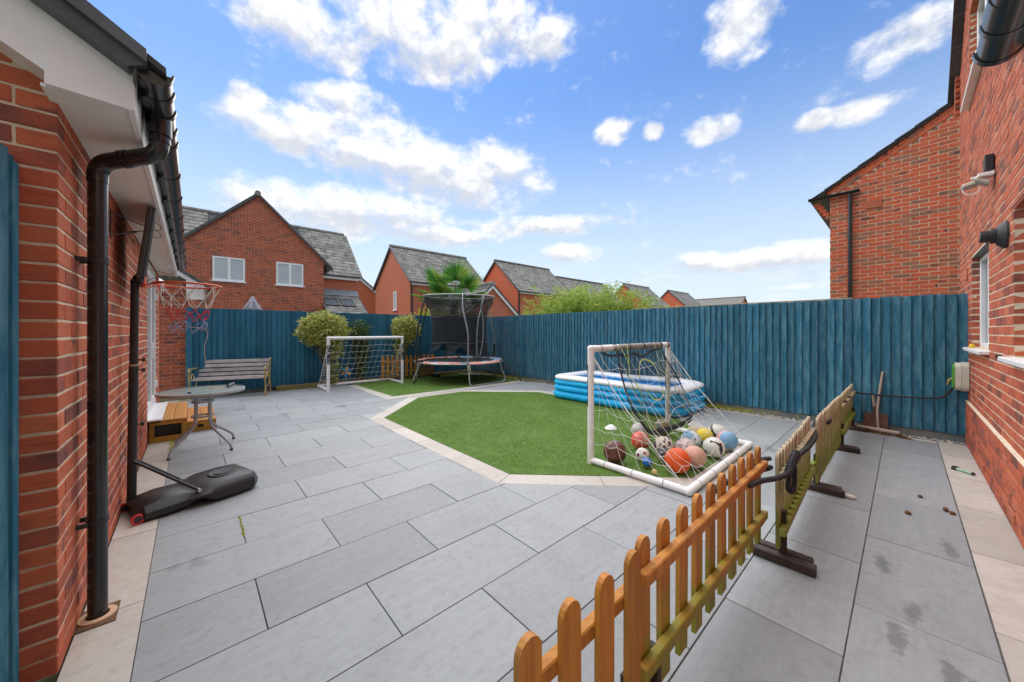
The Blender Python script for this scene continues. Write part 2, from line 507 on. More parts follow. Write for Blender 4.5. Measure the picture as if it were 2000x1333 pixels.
def net_mat(name, col, alpha):
    m, nt, b = base_mat(name)
    b.inputs['Base Color'].default_value = (*col, 1)
    b.inputs['Roughness'].default_value = .8
    t = nt.nodes.new('ShaderNodeBsdfTransparent')
    mx = nt.nodes.new('ShaderNodeMixShader')
    vec, r = obj_coords(nt, False)
    a = vnoise(nt, vec, 5, 4).rng(.3, .7, alpha - .10, alpha + .10)
    nt.links.new(a.k, mx.inputs[0])
    nt.links.new(t.outputs[0], mx.inputs[1])
    nt.links.new(b.outputs[0], mx.inputs[2])
    nt.links.new(mx.outputs[0], nt.nodes['Material Output'].inputs[0])
    MATS[name] = m
    return m
MESHNET = net_mat('black_mesh', (.012, .012, .012), .64)
SHEETNET = net_mat('black_fine_mesh', (.02, .02, .022), .42)

def frosted():
    m, nt, b = base_mat('frosted_glass')
    vec, r = obj_coords(nt, False)
    n = vnoise(nt, vec, 60, 4)
    d = vnoise(nt, vec, 9, 4)
    c = mixc(nt, d.rng(.5, .75), (.44, .54, .50), (.30, .32, .27))
    nt.links.new(c, b.inputs['Base Color'])
    b.inputs['Roughness'].default_value = .12
    b.inputs['Transmission Weight'].default_value = .25
    add_bump(nt, b, n, .5, .004)
    return m
FROST = frosted()

# ------------------------------------------------------------------ mesh builder
class MB:
    def __init__(s):
        s.v, s.f = [], []
    def add(s, vs, fs):
        k = len(s.v)
        s.v.extend([tuple(p) for p in vs])
        s.f.extend([tuple(i + k for i in f) for f in fs])
        return s
    def box(s, x0, x1, y0, y1, z0, z1):
        return s.add([(x0, y0, z0), (x1, y0, z0), (x1, y1, z0), (x0, y1, z0), (x0, y0, z1), (x1, y0, z1), (x1, y1, z1), (x0, y1, z1)],
                     [(3, 2, 1, 0), (4, 5, 6, 7), (0, 1, 5, 4), (1, 2, 6, 5), (2, 3, 7, 6), (3, 0, 4, 7)])
    def cbox(s, c, size, bev=.003, rot=None):
        """chamfered box"""
        hx, hy, hz = (d / 2 for d in size)
        b = min(bev, hx * .45, hy * .45, hz * .45)
        vs, idx = [], {}
        for sx in (-1, 1):
            for sy in (-1, 1):
                for sz in (-1, 1):
                    for a in range(3):
                        p = [sx * hx, sy * hy, sz * hz]
                        for q in range(3):
                            if q != a:
                                p[q] -= (sx, sy, sz)[q] * b
                        idx[(sx, sy, sz, a)] = len(vs)
                        vs.append(p)
        fs = []
        def g(sx, sy, sz, a): return idx[(sx, sy, sz, a)]
        for d in (-1, 1):
            q = [(-1, -1), (1, -1), (1, 1), (-1, 1)]
            fx = [g(d, a, c_, 0) for a, c_ in q]
            fy = [g(a, d, c_, 1) for a, c_ in q]
            fz = [g(a, c_, d, 2) for a, c_ in q]
            fs += [fx if d > 0 else fx[::-1], fy[::-1] if d > 0 else fy, fz if d > 0 else fz[::-1]]
        for d1 in (-1, 1):
            for d2 in (-1, 1):
                fs.append([g(d1, d2, -1, 0), g(d1, d2, 1, 0), g(d1, d2, 1, 1), g(d1, d2, -1, 1)])
                fs.append([g(d1, -1, d2, 0), g(d1, 1, d2, 0), g(d1, 1, d2, 2), g(d1, -1, d2, 2)])
                fs.append([g(-1, d1, d2, 1), g(1, d1, d2, 1), g(1, d1, d2, 2), g(-1, d1, d2, 2)])
        for sx in (-1, 1):
            for sy in (-1, 1):
                for sz in (-1, 1):
                    fs.append([g(sx, sy, sz, 0), g(sx, sy, sz, 1), g(sx, sy, sz, 2)])
        m = rot if rot is not None else Matrix.Identity(3)
        c = Vector(c)
        return s.add([m @ Vector(p) + c for p in vs], fs)
    def tube(s, pts, r, n=8, caps=True, closed=False):
        pts = [Vector(p) for p in pts]
        N = len(pts)
        rs = r if isinstance(r, (list, tuple)) else [r] * N
        up = None
        rings = []
        for i, p in enumerate(pts):
            if closed:
                t = pts[(i + 1) % N] - pts[i - 1]
            else:
                t = pts[min(i + 1, N - 1)] - pts[max(i - 1, 0)]
            if t.length < 1e-9:
                t = Vector((0, 0, 1))
            t.normalize()
            if up is None:
                up = Vector((0, 0, 1)) if abs(t.z) < .9 else Vector((1, 0, 0))
            a = t.cross(up)
            if a.length < 1e-6:
                a = t.orthogonal()
            a.normalize()
            b = a.cross(t)
            up = b
            rings.append([p + (a * math.cos(2 * math.pi * k / n) + b * math.sin(2 * math.pi * k / n)) * rs[i] for k in range(n)])
        vs = [q for rg in rings for q in rg]
        fs = []
        for i in range(N if closed else N - 1):
            j = (i + 1) % N
            for k in range(n):
                k2 = (k + 1) % n
                fs.append((i * n + k, i * n + k2, j * n + k2, j * n + k))
        if caps and not closed:
            fs.append(tuple(range(n))[::-1])
            fs.append(tuple((N - 1) * n + k for k in range(n)))
        return s.add(vs, fs)
    def lathe(s, prof, n=24, c=(0, 0, 0), axis='z', cap=True):
        vs, fs = [], []
        for (r, h) in prof:
            for k in range(n):
                a = 2 * math.pi * k / n
                q = (r * math.cos(a), r * math.sin(a), h)
                if axis == 'x': q = (h, q[0], q[1])
                if axis == 'y': q = (q[0], h, q[1])
                vs.append((q[0] + c[0], q[1] + c[1], q[2] + c[2]))
        for i in range(len(prof) - 1):
            for k in range(n):
                k2 = (k + 1) % n
                fs.append((i * n + k, i * n + k2, (i + 1) * n + k2, (i + 1) * n + k))
        if cap:
            fs.append(tuple(range(n))[::-1])
            fs.append(tuple((len(prof) - 1) * n + k for k in range(n)))
        return s.add(vs, fs)
    def prism(s, poly, a0, a1, axis='z'):
        """polygon in the other two axes, extruded along axis"""
        n = len(poly)
        def P(q, h):
            if axis == 'z': return (q[0], q[1], h)
            if axis == 'y': return (q[0], h, q[1])
            return (h, q[0], q[1])
        vs = [P(q, a0) for q in poly] + [P(q, a1) for q in poly]
        fs = [tuple(range(n))[::-1], tuple(range(n, 2 * n))]
        for i in range(n):
            j = (i + 1) % n
            fs.append((i, j, n + j, n + i))
        return s.add(vs, fs)
    def ribbon(s, pts, w, nrm, th=.003):
        """flat band following pts, w wide, lying square to nrm"""
        pts = [Vector(p) for p in pts]
        vs, fs = [], []
        for i, p in enumerate(pts):
            t = (pts[min(i + 1, len(pts) - 1)] - pts[max(i - 1, 0)]).normalized()
            nv = Vector(nrm)
            side = t.cross(nv)
            if side.length < 1e-6:
                side = t.orthogonal()
            side = side.normalized() * (w / 2)
            nn = side.cross(t).normalized() * (th / 2)
            vs += [p - side - nn, p + side - nn, p + side + nn, p - side + nn]
        for i in range(len(pts) - 1):
            a, b = 4 * i, 4 * i + 4
            for k in range(4):
                k2 = (k + 1) % 4
                fs.append((a + k, a + k2, b + k2, b + k))
        fs.append((0, 1, 2, 3))
        e = 4 * (len(pts) - 1)
        fs.append((e + 3, e + 2, e + 1, e))
        return s.add(vs, fs)
    def sphere(s, c, r, nu=24, nv=14, sc=(1, 1, 1)):
        prof = [(max(1e-4, math.sin(math.pi * i / nv)), -math.cos(math.pi * i / nv)) for i in range(nv + 1)]
        k = len(s.v)
        s.lathe(prof, nu)
        for i in range(k, len(s.v)):
            x, y, z = s.v[i]
            s.v[i] = (c[0] + x * r * sc[0], c[1] + y * r * sc[1], c[2] + z * r * sc[2])
        return s
    def mesh(s, name):
        me = bpy.data.meshes.new(name)
        me.from_pydata(s.v, [], s.f)
        me.update()
        return me
    def build(s, name, mat, parent=None, smooth=False, origin=None):
        me = bpy.data.meshes.new(name)
        o0 = Vector(origin) if origin is not None else Vector((0, 0, 0))
        me.from_pydata([tuple(Vector(p) - o0) for p in s.v] if origin is not None else s.v, [], s.f)
        import bmesh
        bm = bmesh.new()
        bm.from_mesh(me)
        bmesh.ops.recalc_face_normals(bm, faces=bm.faces)
        bm.to_mesh(me)
        bm.free()
        me.materials.append(mat)
        if smooth:
            me.polygons.foreach_set('use_smooth', [True] * len(me.polygons))
            if smooth != 'all':
                me.set_sharp_from_angle(angle=R(40))
        o = bpy.data.objects.new(name, me)
        COL.objects.link(o)
        o.location = o0
        if parent is not None:
            setp(o, parent)
        return o

def wloc(o):
    p = Vector(o.location)
    if o.parent is not None and 'wl' in WL and o.name in WL:
        return WL[o.name]
    return p
WL = {}
ROOTLOC = {}
def setp(o, parent):
    """parent keeping world coordinates (no rotated or scaled parents are used)"""
    o.parent = parent
    o.matrix_parent_inverse = Matrix.Translation(-Vector(ROOTLOC.get(parent.name, worldof(parent))))
    ROOTLOC[o.name] = worldof(o)
def worldof(o):
    if o.name in ROOTLOC:
        return ROOTLOC[o.name]
    return Vector(o.location)

def tag(o, label, cat, group=None, kind=None):
    o['label'] = label
    o['category'] = cat
    if group: o['group'] = group
    if kind: o['kind'] = kind
    return o
def thing(name, label, cat, loc=(0, 0, 0), group=None):
    o = bpy.data.objects.new(name, None)
    COL.objects.link(o)
    o.location = loc
    o.empty_display_size = .1
    ROOTLOC[o.name] = Vector(loc)
    return tag(o, label, cat, group)
def struct(o):
    o['kind'] = 'structure'
    return o
def place(name, me, loc, parent, rot=None, scale=None):
    """an object sharing mesh data, under its parent"""
    o = bpy.data.objects.new(name, me)
    COL.objects.link(o)
    o.location = loc
    if rot is not None: o.rotation_euler = rot
    if scale is not None: o.scale = scale
    if parent is not None:
        o.parent = parent
        o.matrix_parent_inverse = Matrix.Translation(-Vector(worldof(parent)))
    ROOTLOC[o.name] = Vector(loc)
    return o

def pxsize(p):
    """distance ahead of the camera position, for choosing the pieces that show largest"""
    d = Vector(p) - Vector((0, 0, CAMH))
    z = d.dot(FW)
    if z < .2: return None
    x = d.dot(RT) / z
    y = d.z / z
    if abs(x) > 1.50 or y > 1.0 or y < -1.05: return None
    return z

# ------------------------------------------------------------------ bricks
BR_L, BR_D, BR_H = .215, .1025, .065
def brick_variants(mat, lowpoly=False):
    out = []
    for k in range(4):
        b = MB()
        if lowpoly:
            b.box(-BR_L / 2, BR_L / 2, -.02, .02, -BR_H / 2, BR_H / 2)
        else:
            b.cbox((0, 0, 0), (BR_L, BR_D, BR_H), .0035)
            rr = random.Random(k)
            b.v = [(x + rr.uniform(-.0016, .0016), y + rr.uniform(-.001, .001), z + rr.uniform(-.0016, .0016)) for x, y, z in b.v]
        me = b.mesh('brick')
        me.materials.append(mat)
        out.append(me)
    return out
FACE_ROT = {'-y': 0.0, '+x': R(90), '+y': R(180), '-x': R(-90)}
NRM = {'-y': Vector((0, -1, 0)), '+x': Vector((1, 0, 0)), '+y': Vector((0, 1, 0)), '-x': Vector((-1, 0, 0))}

def lay(face, plane, a0, a1, z0, z1, holes=(), clip=None, phase=0.0, zc0=0.0, depth=BR_D, proud=0.0, first=None):
    """stretcher bond on a plane; returns (centre, length, face) for each brick"""
    res = []
    k0 = int(math.floor((z0 - zc0) / .075))
    k1 = int(math.ceil((z1 - zc0) / .075))
    for k in range(k0, k1):
        zc = zc0 + k * .075 + .0375
        if zc < z0 + .01 or zc > z1 - .01: continue
        lo, hi = a0, a1
        if clip is not None:
            c = clip(zc)
            if c is None: continue
            lo, hi = max(lo, c[0]), min(hi, c[1])
        off = phase + (.1125 if k % 2 else 0.0)
        if first is not None:
            s0, e0 = first(k)          # corner treatment: trim of the range on this course
            lo, hi = lo + s0, hi - e0
        spans = [(lo, hi)]
        for (h0, h1, g0, g1) in holes:
            if g0 < zc < g1:
                ns = []
                for s_, e_ in spans:
                    if h1 <= s_ or h0 >= e_: ns.append((s_, e_)); continue
                    if s_ < h0: ns.append((s_, h0))
                    if e_ > h1: ns.append((h1, e_))
                spans = ns
        for s_, e_ in spans:
            i = math.floor((s_ - off) / .225) - 1
            while True:
                b0 = off + i * .225
                b1 = b0 + BR_L
                i += 1
                if b0 > e_: break
                b0, b1 = max(b0, s_), min(b1, e_)
                if b1 - b0 < .02: continue
                am = (b0 + b1) / 2
                n = NRM[face]
                pl = plane + (n.x + n.y) * (proud - depth / 2)
                c = Vector((pl, am, zc)) if face in ('+x', '-x') else Vector((am, pl, zc))
                res.append((c, b1 - b0, face))
    return res

def emit_bricks(parent, bricks, mat, limit=300, lowpoly=False, seed=1):
    var = brick_variants(mat, lowpoly)
    rr = random.Random(seed)
    info = []
    for b in bricks:
        z = pxsize(b[0])
        info.append((z if z is not None else 1e9, b))
    info.sort(key=lambda t: t[0])
    n = 0
    V, F = [], []
    arrs = [(np.array([v.co[:] for v in me.vertices]), [tuple(p.vertices) for p in me.polygons]) for me in var]
    for z, (c, L, face) in info:
        jit = rr.uniform(-.0014, .0014)
        c2 = c + NRM[face] * jit
        k = rr.randrange(4)
        rot = FACE_ROT[face] + rr.uniform(-.004, .004)
        if n < limit and z < 1e8:
            place('brick', var[k], c2, parent, (0, 0, rot), (L / BR_L, 1, 1))
            n += 1
        else:
            a, fs = arrs[k]
            ca, sa = math.cos(rot), math.sin(rot)
            q = a * np.array([L / BR_L, 1, 1])
            q = np.stack([q[:, 0] * ca - q[:, 1] * sa + c2.x, q[:, 0] * sa + q[:, 1] * ca + c2.y, q[:, 2] + c2.z], 1)
            o = len(V)
            V.extend(map(tuple, q))
            F.extend([tuple(i + o for i in f) for f in fs])
    if V:
        me = bpy.data.meshes.new('brick_courses')
        me.from_pydata(V, [], F)
        me.materials.append(mat)
        o = bpy.data.objects.new('brick_courses', me)
        COL.objects.link(o)
        setp(o, parent)
        o['kind'] = 'stuff'

def core(mb, face, plane, a0, a1, z0, z1, holes=(), th=.10):
    """mortar backing with its window and door openings"""
    n = NRM[face]
    s = n.x + n.y
    p0, p1 = sorted((plane - s * .0035, plane - s * (.0035 + th)))
    As = sorted({a0, a1, *[h for H in holes for h in H[:2] if a0 < h < a1]})
    Zs = sorted({z0, z1, *[h for H in holes for h in H[2:] if z0 < h < z1]})
    for i in range(len(As) - 1):
        for j in range(len(Zs) - 1):
            am, zm = (As[i] + As[i + 1]) / 2, (Zs[j] + Zs[j + 1]) / 2
            if any(H[0] < am < H[1] and H[2] < zm < H[3] for H in holes): continue
            if face in ('+x', '-x'): mb.box(p0, p1, As[i], As[i + 1], Zs[j], Zs[j + 1])
            else: mb.box(As[i], As[i + 1], p0, p1, Zs[j], Zs[j + 1])

# ------------------------------------------------------------------ polygons
def clip_half(poly, a, b, keep_left=True):
    """part of poly on one side of the line a-b"""
    out = []
    def side(p): return ((b[0] - a[0]) * (p[1] - a[1]) - (b[1] - a[1]) * (p[0] - a[0])) * (1 if keep_left else -1)
    for i in range(len(poly)):
        p, q = poly[i], poly[(i + 1) % len(poly)]
        sp, sq = side(p), side(q)
        if sp >= 0: out.append(p)
        if (sp > 0 and sq < 0) or (sp < 0 and sq > 0):
            t = sp / (sp - sq)
            out.append((p[0] + (q[0] - p[0]) * t, p[1] + (q[1] - p[1]) * t))
    return out
def area(p):
    return .5 * sum(p[i][0] * p[(i + 1) % len(p)][1] - p[(i + 1) % len(p)][0] * p[i][1] for i in range(len(p)))
def inter(poly, conv):
    for i in range(len(conv)):
        poly = clip_half(poly, conv[i], conv[(i + 1) % len(conv)])
        if len(poly) < 3: return []
    return poly
def subtract(poly, conv):
    """pieces of poly outside the convex, anticlockwise polygon"""
    res, rest = [], poly
    for i in range(len(conv)):
        a, b = conv[i], conv[(i + 1) % len(conv)]
        o = clip_half(rest, a, b, False)
        if len(o) >= 3 and abs(area(o)) > 1e-5: res.append(o)
        rest = clip_half(rest, a, b, True)
        if len(rest) < 3: return res
    return res
def octo(x0, x1, y0, y1, d):
    return [(x0 + d, y0), (x1 - d, y0), (x1, y0 + d), (x1, y1 - d), (x1 - d, y1), (x0 + d, y1), (x0, y1 - d), (x0, y0 + d)]

# ================================================================== SETTING: ground, patio, lawns
g = MB()
g.box(-300, 400, -300, 500, -.35, -.06)
struct(g.build('ground', GRITTY))
pb = MB().box(-.40, 7.08, -.53, 9.85, -.055, -.012)
patio = struct(pb.build('patio', JOINT))
PITCH_X, PITCH_Y, GAP = .896, .4515, .0052
L1_IN = octo(2.28, 5.86, 1.34, 6.80, 1.22)
L1_OUT = octo(2.07, 6.07, 1.13, 7.01, 1.22 + .21 * (2 - math.sqrt(2)))
L2_IN = [(3.17, 7.28), (6.86, 7.28), (6.86, 9.84), (3.17, 9.84)]
L2_OUT = [(2.96, 7.035), (6.90, 7.035), (6.90, 9.90), (2.96, 9.90)]
sm = MB().cbox((0, 0, -.02), (PITCH_X - GAP, PITCH_Y - GAP, .04), .0015).mesh('slab')
sm.materials.append(SLAB)
PX0, PX1, PY0, PY1 = -.178, 6.825, -.278, 9.82
k = 0
while True:
    y0 = -.28 + PITCH_Y * k
    if y0 > PY1: break
    ph = .262 + (PITCH_X / 2 if k % 2 == 0 else 0)
    n0 = math.floor((PX0 - ph) / PITCH_X)
    for i in range(n0, n0 + 11):
        x0 = ph + i * PITCH_X
        rect = [(x0 + GAP / 2, y0 + GAP / 2), (x0 + PITCH_X - GAP / 2, y0 + GAP / 2), (x0 + PITCH_X - GAP / 2, y0 + PITCH_Y - GAP / 2), (x0 + GAP / 2, y0 + PITCH_Y - GAP / 2)]
        full = abs(area(rect))
        p = inter(rect, [(PX0, PY0), (PX1, PY0), (PX1, PY1), (PX0, PY1)])
        if len(p) < 3 or abs(area(p)) < 2e-3: continue
        ps = subtract(p, L1_OUT)
        ps = [q for a in ps for q in subtract(a, L2_OUT)]
        ps = [q for q in ps if abs(area(q)) > 4e-4]
        if not ps: continue
        c = (x0 + PITCH_X / 2, y0 + PITCH_Y / 2)
        dzr = rng.uniform(-.0012, .0012)
        if abs(sum(abs(area(q)) for q in ps) - full) < 1e-5:
            place('slab', sm, (c[0], c[1], dzr), patio)
        else:
            m = MB()
            for q in ps: m.prism(q, -.04, dzr)
            m.build('slab', SLAB, patio)
    k += 1
# cream edging
def cream_run(pts_inner, pts_outer, n):
    """tiles between two parallel edges"""
    for i in range(n):
        t0, t1 = i / n, (i + 1) / n
        L = math.dist(pts_inner[0], pts_inner[1])
        e = .0025 / max(L, .1)
        def lp(a, b, t): return (a[0] + (b[0] - a[0]) * t, a[1] + (b[1] - a[1]) * t)
        q = [lp(*pts_inner, t0 + e), lp(*pts_inner, t1 - e), lp(*pts_outer, t1 - e), lp(*pts_outer, t0 + e)]
        m = MB().prism(q, -.04, .001 + rng.uniform(-.001, .001))
        m.build('edging_tile', CREAM, patio)
def shrink(a, b, d):  # joint against the slabs
    return a
for i in range(8):
    a, b = L1_IN[i], L1_IN[(i + 1) % 8]
    c, d = L1_OUT[i], L1_OUT[(i + 1) % 8]
    cream_run((a, b), (c, d), 4 if i in (2, 6) else (2 if i in (1, 3, 5, 7) else 1))
cream_run(((3.17, 7.28), (6.86, 7.28)), ((2.96, 7.04), (6.86, 7.04)), 4)
cream_run(((3.17, 9.60), (3.17, 7.28)), ((2.96, 9.60), (2.96, 7.04)), 3)
ys = [2.62, 3.512, 4.41, 5.3, 6.2, 7.1, 8.0, 8.9, 9.8]
cream_run(((-.395, -.2), (-.395, .82)), ((-.182, -.2), (-.182, .82)), 1)
cream_run(((-.395, .82), (-.395, 2.62)), ((-.182, .82), (-.182, 2.62)), 2)
for a, b in zip(ys[:-1], ys[1:]): cream_run(((-.395, a), (-.395, b)), ((-.182, a), (-.182, b)), 1)
xs = [-.3, .96, 1.85, 2.741, 3.63, 4.52, 5.389, 6.249, 7.06]
for a, b in zip(xs[:-1], xs[1:]): cream_run(((a, -.522), (b, -.522)), ((a, -.284), (b, -.284)), 1)
for i in range(8):
    cream_run(((6.83, -.278 + i * .9), (6.83, .622 + i * .9)), ((6.945, -.278 + i * .9), (6.945, .622 + i * .9)), 1)

# lawns: backing and blades
lb = MB().prism(octo(2.283, 5.857, 1.343, 6.797, 1.22), -.05, .004)
lb.prism(L2_IN, -.05, .004)
lawn = struct(lb.build('lawn', TURF))
def in_poly(P, poly):
    ok = np.ones(len(P), bool)
    for i in range(len(poly)):
        a, b = poly[i], poly[(i + 1) % len(poly)]
        ok &= ((b[0] - a[0]) * (P[:, 1] - a[1]) - (b[1] - a[1]) * (P[:, 0] - a[0])) > 0
    return ok
Ps = []
for poly, dens in ((octo(2.29, 5.85, 1.35, 6.79, 1.22), 9500), (L2_IN, 4500)):
    x0, x1 = min(p[0] for p in poly), max(p[0] for p in poly)
    y0, y1 = min(p[1] for p in poly), max(p[1] for p in poly)
    n = int((x1 - x0) * (y1 - y0) * dens)
    q = np.stack([nrng.uniform(x0, x1, n), nrng.uniform(y0, y1, n)], 1)
    Ps.append(q[in_poly(q, poly)])
P = np.concatenate(Ps)
n = len(P)
ang = nrng.uniform(0, 2 * np.pi, n)
h = nrng.uniform(.006, .019, n) * (0.75 + .5 * np.array([mnoise.noise((a * 2.2, b * 2.2, 0)) for a, b in P]).clip(-.6, .6))
w = nrng.uniform(.0016, .0030, n)
le = nrng.uniform(.2, .9, n)[:, None] * h[:, None] * np.stack([np.cos(ang + 1.2), np.sin(ang + 1.2)], 1)
dx = np.stack([np.cos(ang), np.sin(ang)], 1) * w[:, None]
V = np.zeros((n, 3, 3))
V[:, 0, :2] = P - dx
V[:, 1, :2] = P + dx
V[:, 2, :2] = P + le
V[:, 0, 2] = V[:, 1, 2] = .003
V[:, 2, 2] = .004 + h
def tri_mesh(name, V, mat):
    n = len(V)
    k = V.shape[1]
    me = bpy.data.meshes.new(name)
    me.vertices.add(n * k)
    me.vertices.foreach_set('co', V.reshape(-1))
    me.loops.add(n * k)
    me.loops.foreach_set('vertex_index', np.arange(n * k, dtype=np.int32))
    me.polygons.add(n)
    me.polygons.foreach_set('loop_start', np.arange(0, n * k, k, dtype=np.int32))
    me.polygons.foreach_set('loop_total', np.full(n, k, dtype=np.int32))
    me.update(calc_edges=True)
    me.materials.append(mat)
    o = bpy.data.objects.new(name, me)
    COL.objects.link(o)
    return o
tag(tri_mesh('grass', V, BLADE), 'short green artificial turf of the two lawns inside cream edging', 'grass', kind='stuff')

# planting bed behind the far goal
bed = MB()
NBX, NBY = 60, 6
for i in range(NBX):
    for j in range(NBY):
        pass
vs, fs = [], []
for i in range(NBX + 1):
    for j in range(NBY + 1):
        x = 1.42 + (6.98 - 1.42) * i / NBX
        y = 9.80 + .26 * j / NBY
        vs.append((x, y, .07 + .05 * mnoise.noise((x * 4, y * 6, 0)) + .03 * mnoise.noise((x * 17, y * 17, 3))))
for i in range(NBX):
    for j in range(NBY):
        a = i * (NBY + 1) + j
        fs.append((a, a + NBY + 1, a + NBY + 2, a + 1))
bed.add(vs, fs)
struct(bed.build('soil_bed', SOIL, smooth='all'))
tag(MB().cbox((2.2, 9.79, .055), (1.5, .10, .11), .008).build('timber_sleeper', SLEEPER), 'brown timber sleeper edging the planting bed beside the bench', 'sleeper')
tag(MB().cbox((5.0, 9.82, .04), (3.9, .06, .09), .008).build('bed_board', SLEEPER), 'low brown board edging the bed behind the trampoline lawn', 'board')

# gravel strip by the fence
ico = MB().sphere((0, 0, 0), 1, 6, 4)
av = np.array(ico.v)
V, F = [], []
for i in range(1500):
    x = rng.uniform(6.95, 7.07); y = rng.uniform(-.5, 9.0)
    if i < 800: y = rng.uniform(-.5, 2.2)
    s = rng.uniform(.006, .016)
    q = av * np.array([s * rng.uniform(.8, 1.4), s * rng.uniform(.8, 1.4), s * .7]) + np.array([x, y, rng.uniform(-.004, .008)])
    o = len(V)
    V.extend(map(tuple, q)); F.extend([tuple(j + o for j in f) for f in ico.f])
me = bpy.data.meshes.new('gravel'); me.from_pydata(V, [], F)
me.materials.append(M('gravel_mixed', (.60, .57, .50), (.12, .12, .11), rough=.8, scale=1.0, rand=.55))
go = bpy.data.objects.new('gravel', me); COL.objects.link(go)
tag(go, 'pale and dark pebbles along the foot of the blue fence', 'gravel', kind='stuff')
# weeds and moss at the fence foot
def leaf_quads(pts, size, asp=.45, up=.0, flat=0):
    n = len(pts)
    d = nrng.normal(size=(n, 3)); d[:, 2] = np.abs(d[:, 2]) * (1 if up else .6) + up
    d /= np.linalg.norm(d, axis=1)[:, None]
    e = np.cross(d, nrng.normal(size=(n, 3))); e /= np.linalg.norm(e, axis=1)[:, None]
    s = (size * nrng.uniform(.6, 1.4, n))[:, None]
    V = np.zeros((n, 4, 3))
    V[:, 0] = pts
    V[:, 1] = pts + d * s * .5 + e * s * asp * .5
    V[:, 2] = pts + d * s
    V[:, 3] = pts + d * s * .5 - e * s * asp * .5
    return V
n = 2600
mp = np.stack([nrng.uniform(6.96, 7.08, n), np.concatenate([nrng.normal(2.6, .5, n // 2), nrng.normal(8.2, .7, n - n // 2)]), nrng.uniform(0, .03, n)], 1)
mj = np.stack([nrng.normal(.262, .004, 220), nrng.uniform(2.98, 3.33, 220) , np.zeros(220)], 1)
mk = np.stack([nrng.normal(-.18, .006, 300), nrng.uniform(5.6, 9.6, 300), np.zeros(300)], 1)
mp = np.concatenate([mp, mk])
tag(tri_mesh('moss', leaf_quads(mj, .007, .7, .6), LEAF_Y), 'thin line of bright moss in a patio joint near the basketball base', 'moss', kind='stuff')
tag(tri_mesh('weeds', leaf_quads(mp, .035, .3, .6), LEAF_Y), 'low mossy weeds growing at the foot of the blue fence', 'weeds', kind='stuff')

# ================================================================== FENCES
def closeboard(root, axis, plane, a0, a1, out, ztop, zbot, pitch, mat, seed, board_w=.105):
    """overlapped feather-edge boards; out = direction the face looks"""
    rr = random.Random(seed)
    vars_ = []
    for k in range(5):
        t0, t1 = .007, .023
        b = MB()
        h = ztop - zbot
        sub = 7
        vs, fs = [], []
        for j in range(sub):
            z = h * j / (sub - 1)
            wob = rr.uniform(-.0006, .0006)
            bow = rr.uniform(-.0007, .0007)
            vs += [(-board_w / 2 + wob, 0, z), (board_w / 2 - .013 + wob, 0, z), (board_w / 2 - .012 + wob, -.012, z), (board_w / 2 + wob, -t1 + .005 + bow, z), (board_w / 2 - .002 + wob, -t1 + bow, z), (-board_w / 2 + wob, -t0 + bow, z)]
        for j in range(sub - 1):
            a = 6 * j
            for k2 in range(6):
                q = (k2 + 1) % 6
                fs.append((a + k2, a + q, a + 6 + q, a + 6 + k2))
        fs += [(5, 4, 3, 2, 1, 0), tuple(6 * (sub - 1) + i for i in range(6))]
        b.add(vs, fs)
        me = b.mesh('board'); me.materials.append(mat)
        vars_.append(me)
    n = int(round((a1 - a0) / pitch))
    rot = FACE_ROT[out]
    for i in range(n):
        a = a0 + (i + .5) * pitch
        tilt = rr.uniform(-.0014, .0014)
        dz = rr.uniform(-.006, .006)
        d = rr.uniform(-.002, .002)
        lean = R(4.5) if True else 0
        if axis == 'y': loc = (plane + d * 0, a, zbot + dz)
        else: loc = (a, plane + d * 0, zbot + dz)
        place('board', vars_[rr.randrange(5)], loc, root, (0, tilt, rot - .085))

fr = thing('board_fence', 'weathered blue board fence behind the paddling pool and broom', 'fence', (7.1, 4.7, 0), 'blue board fences round the yard')
closeboard(fr, 'y', 7.085, -.535, 9.98, '-x', 1.855, .105, .0945, FENCE_W, 3)
MB().cbox((7.115, 4.7, .055), (.05, 10.5, .15), .004).build('gravel_board', CONC, fr)
for zz in (.4, 1.0, 1.6): MB().cbox((7.125, 4.7, zz), (.07, 10.5, .08), .004).build('rail', FENCE_W, fr)
for i in range(5): MB().cbox((7.22, .3 + i * 2.4, .9), (.1, .1, 1.8), .004).build('post', FENCE_W, fr)
MB().cbox((7.10, 2.2, 1.868), (.04, 3.4, .018), .003, Matrix.Rotation(.0035, 3, 'X')).build('capping_rail', PICK_G, fr)

fb = thing('board_fence', 'dark blue board fence behind the bench and the far goal', 'fence', (3.5, 10.07, 0), 'blue board fences round the yard')
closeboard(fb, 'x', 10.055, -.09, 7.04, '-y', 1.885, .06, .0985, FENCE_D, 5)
MB().cbox((3.5, 10.09, .03), (7.2, .05, .12), .004).build('gravel_board', CONC, fb)
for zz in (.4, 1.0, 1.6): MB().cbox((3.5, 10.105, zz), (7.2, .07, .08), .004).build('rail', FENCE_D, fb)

fl = thing('board_fence', 'blue board fence butting against the corner of the near garage', 'fence', (-.53, 1.4, 0), 'blue board fences round the yard')
closeboard(fl, 'y', -.528, .25, 2.27, '+x', 2.055, .03, .098, FENCE_W, 9)
MB().cbox((-.575, 1.3, 1.0), (.07, 2.0, .08), .004).build('rail', FENCE_W, fl)
MB().cbox((-.505, 2.245, 1.01), (.03, .05, 2.02), .004).build('post', FENCE_W, fl)

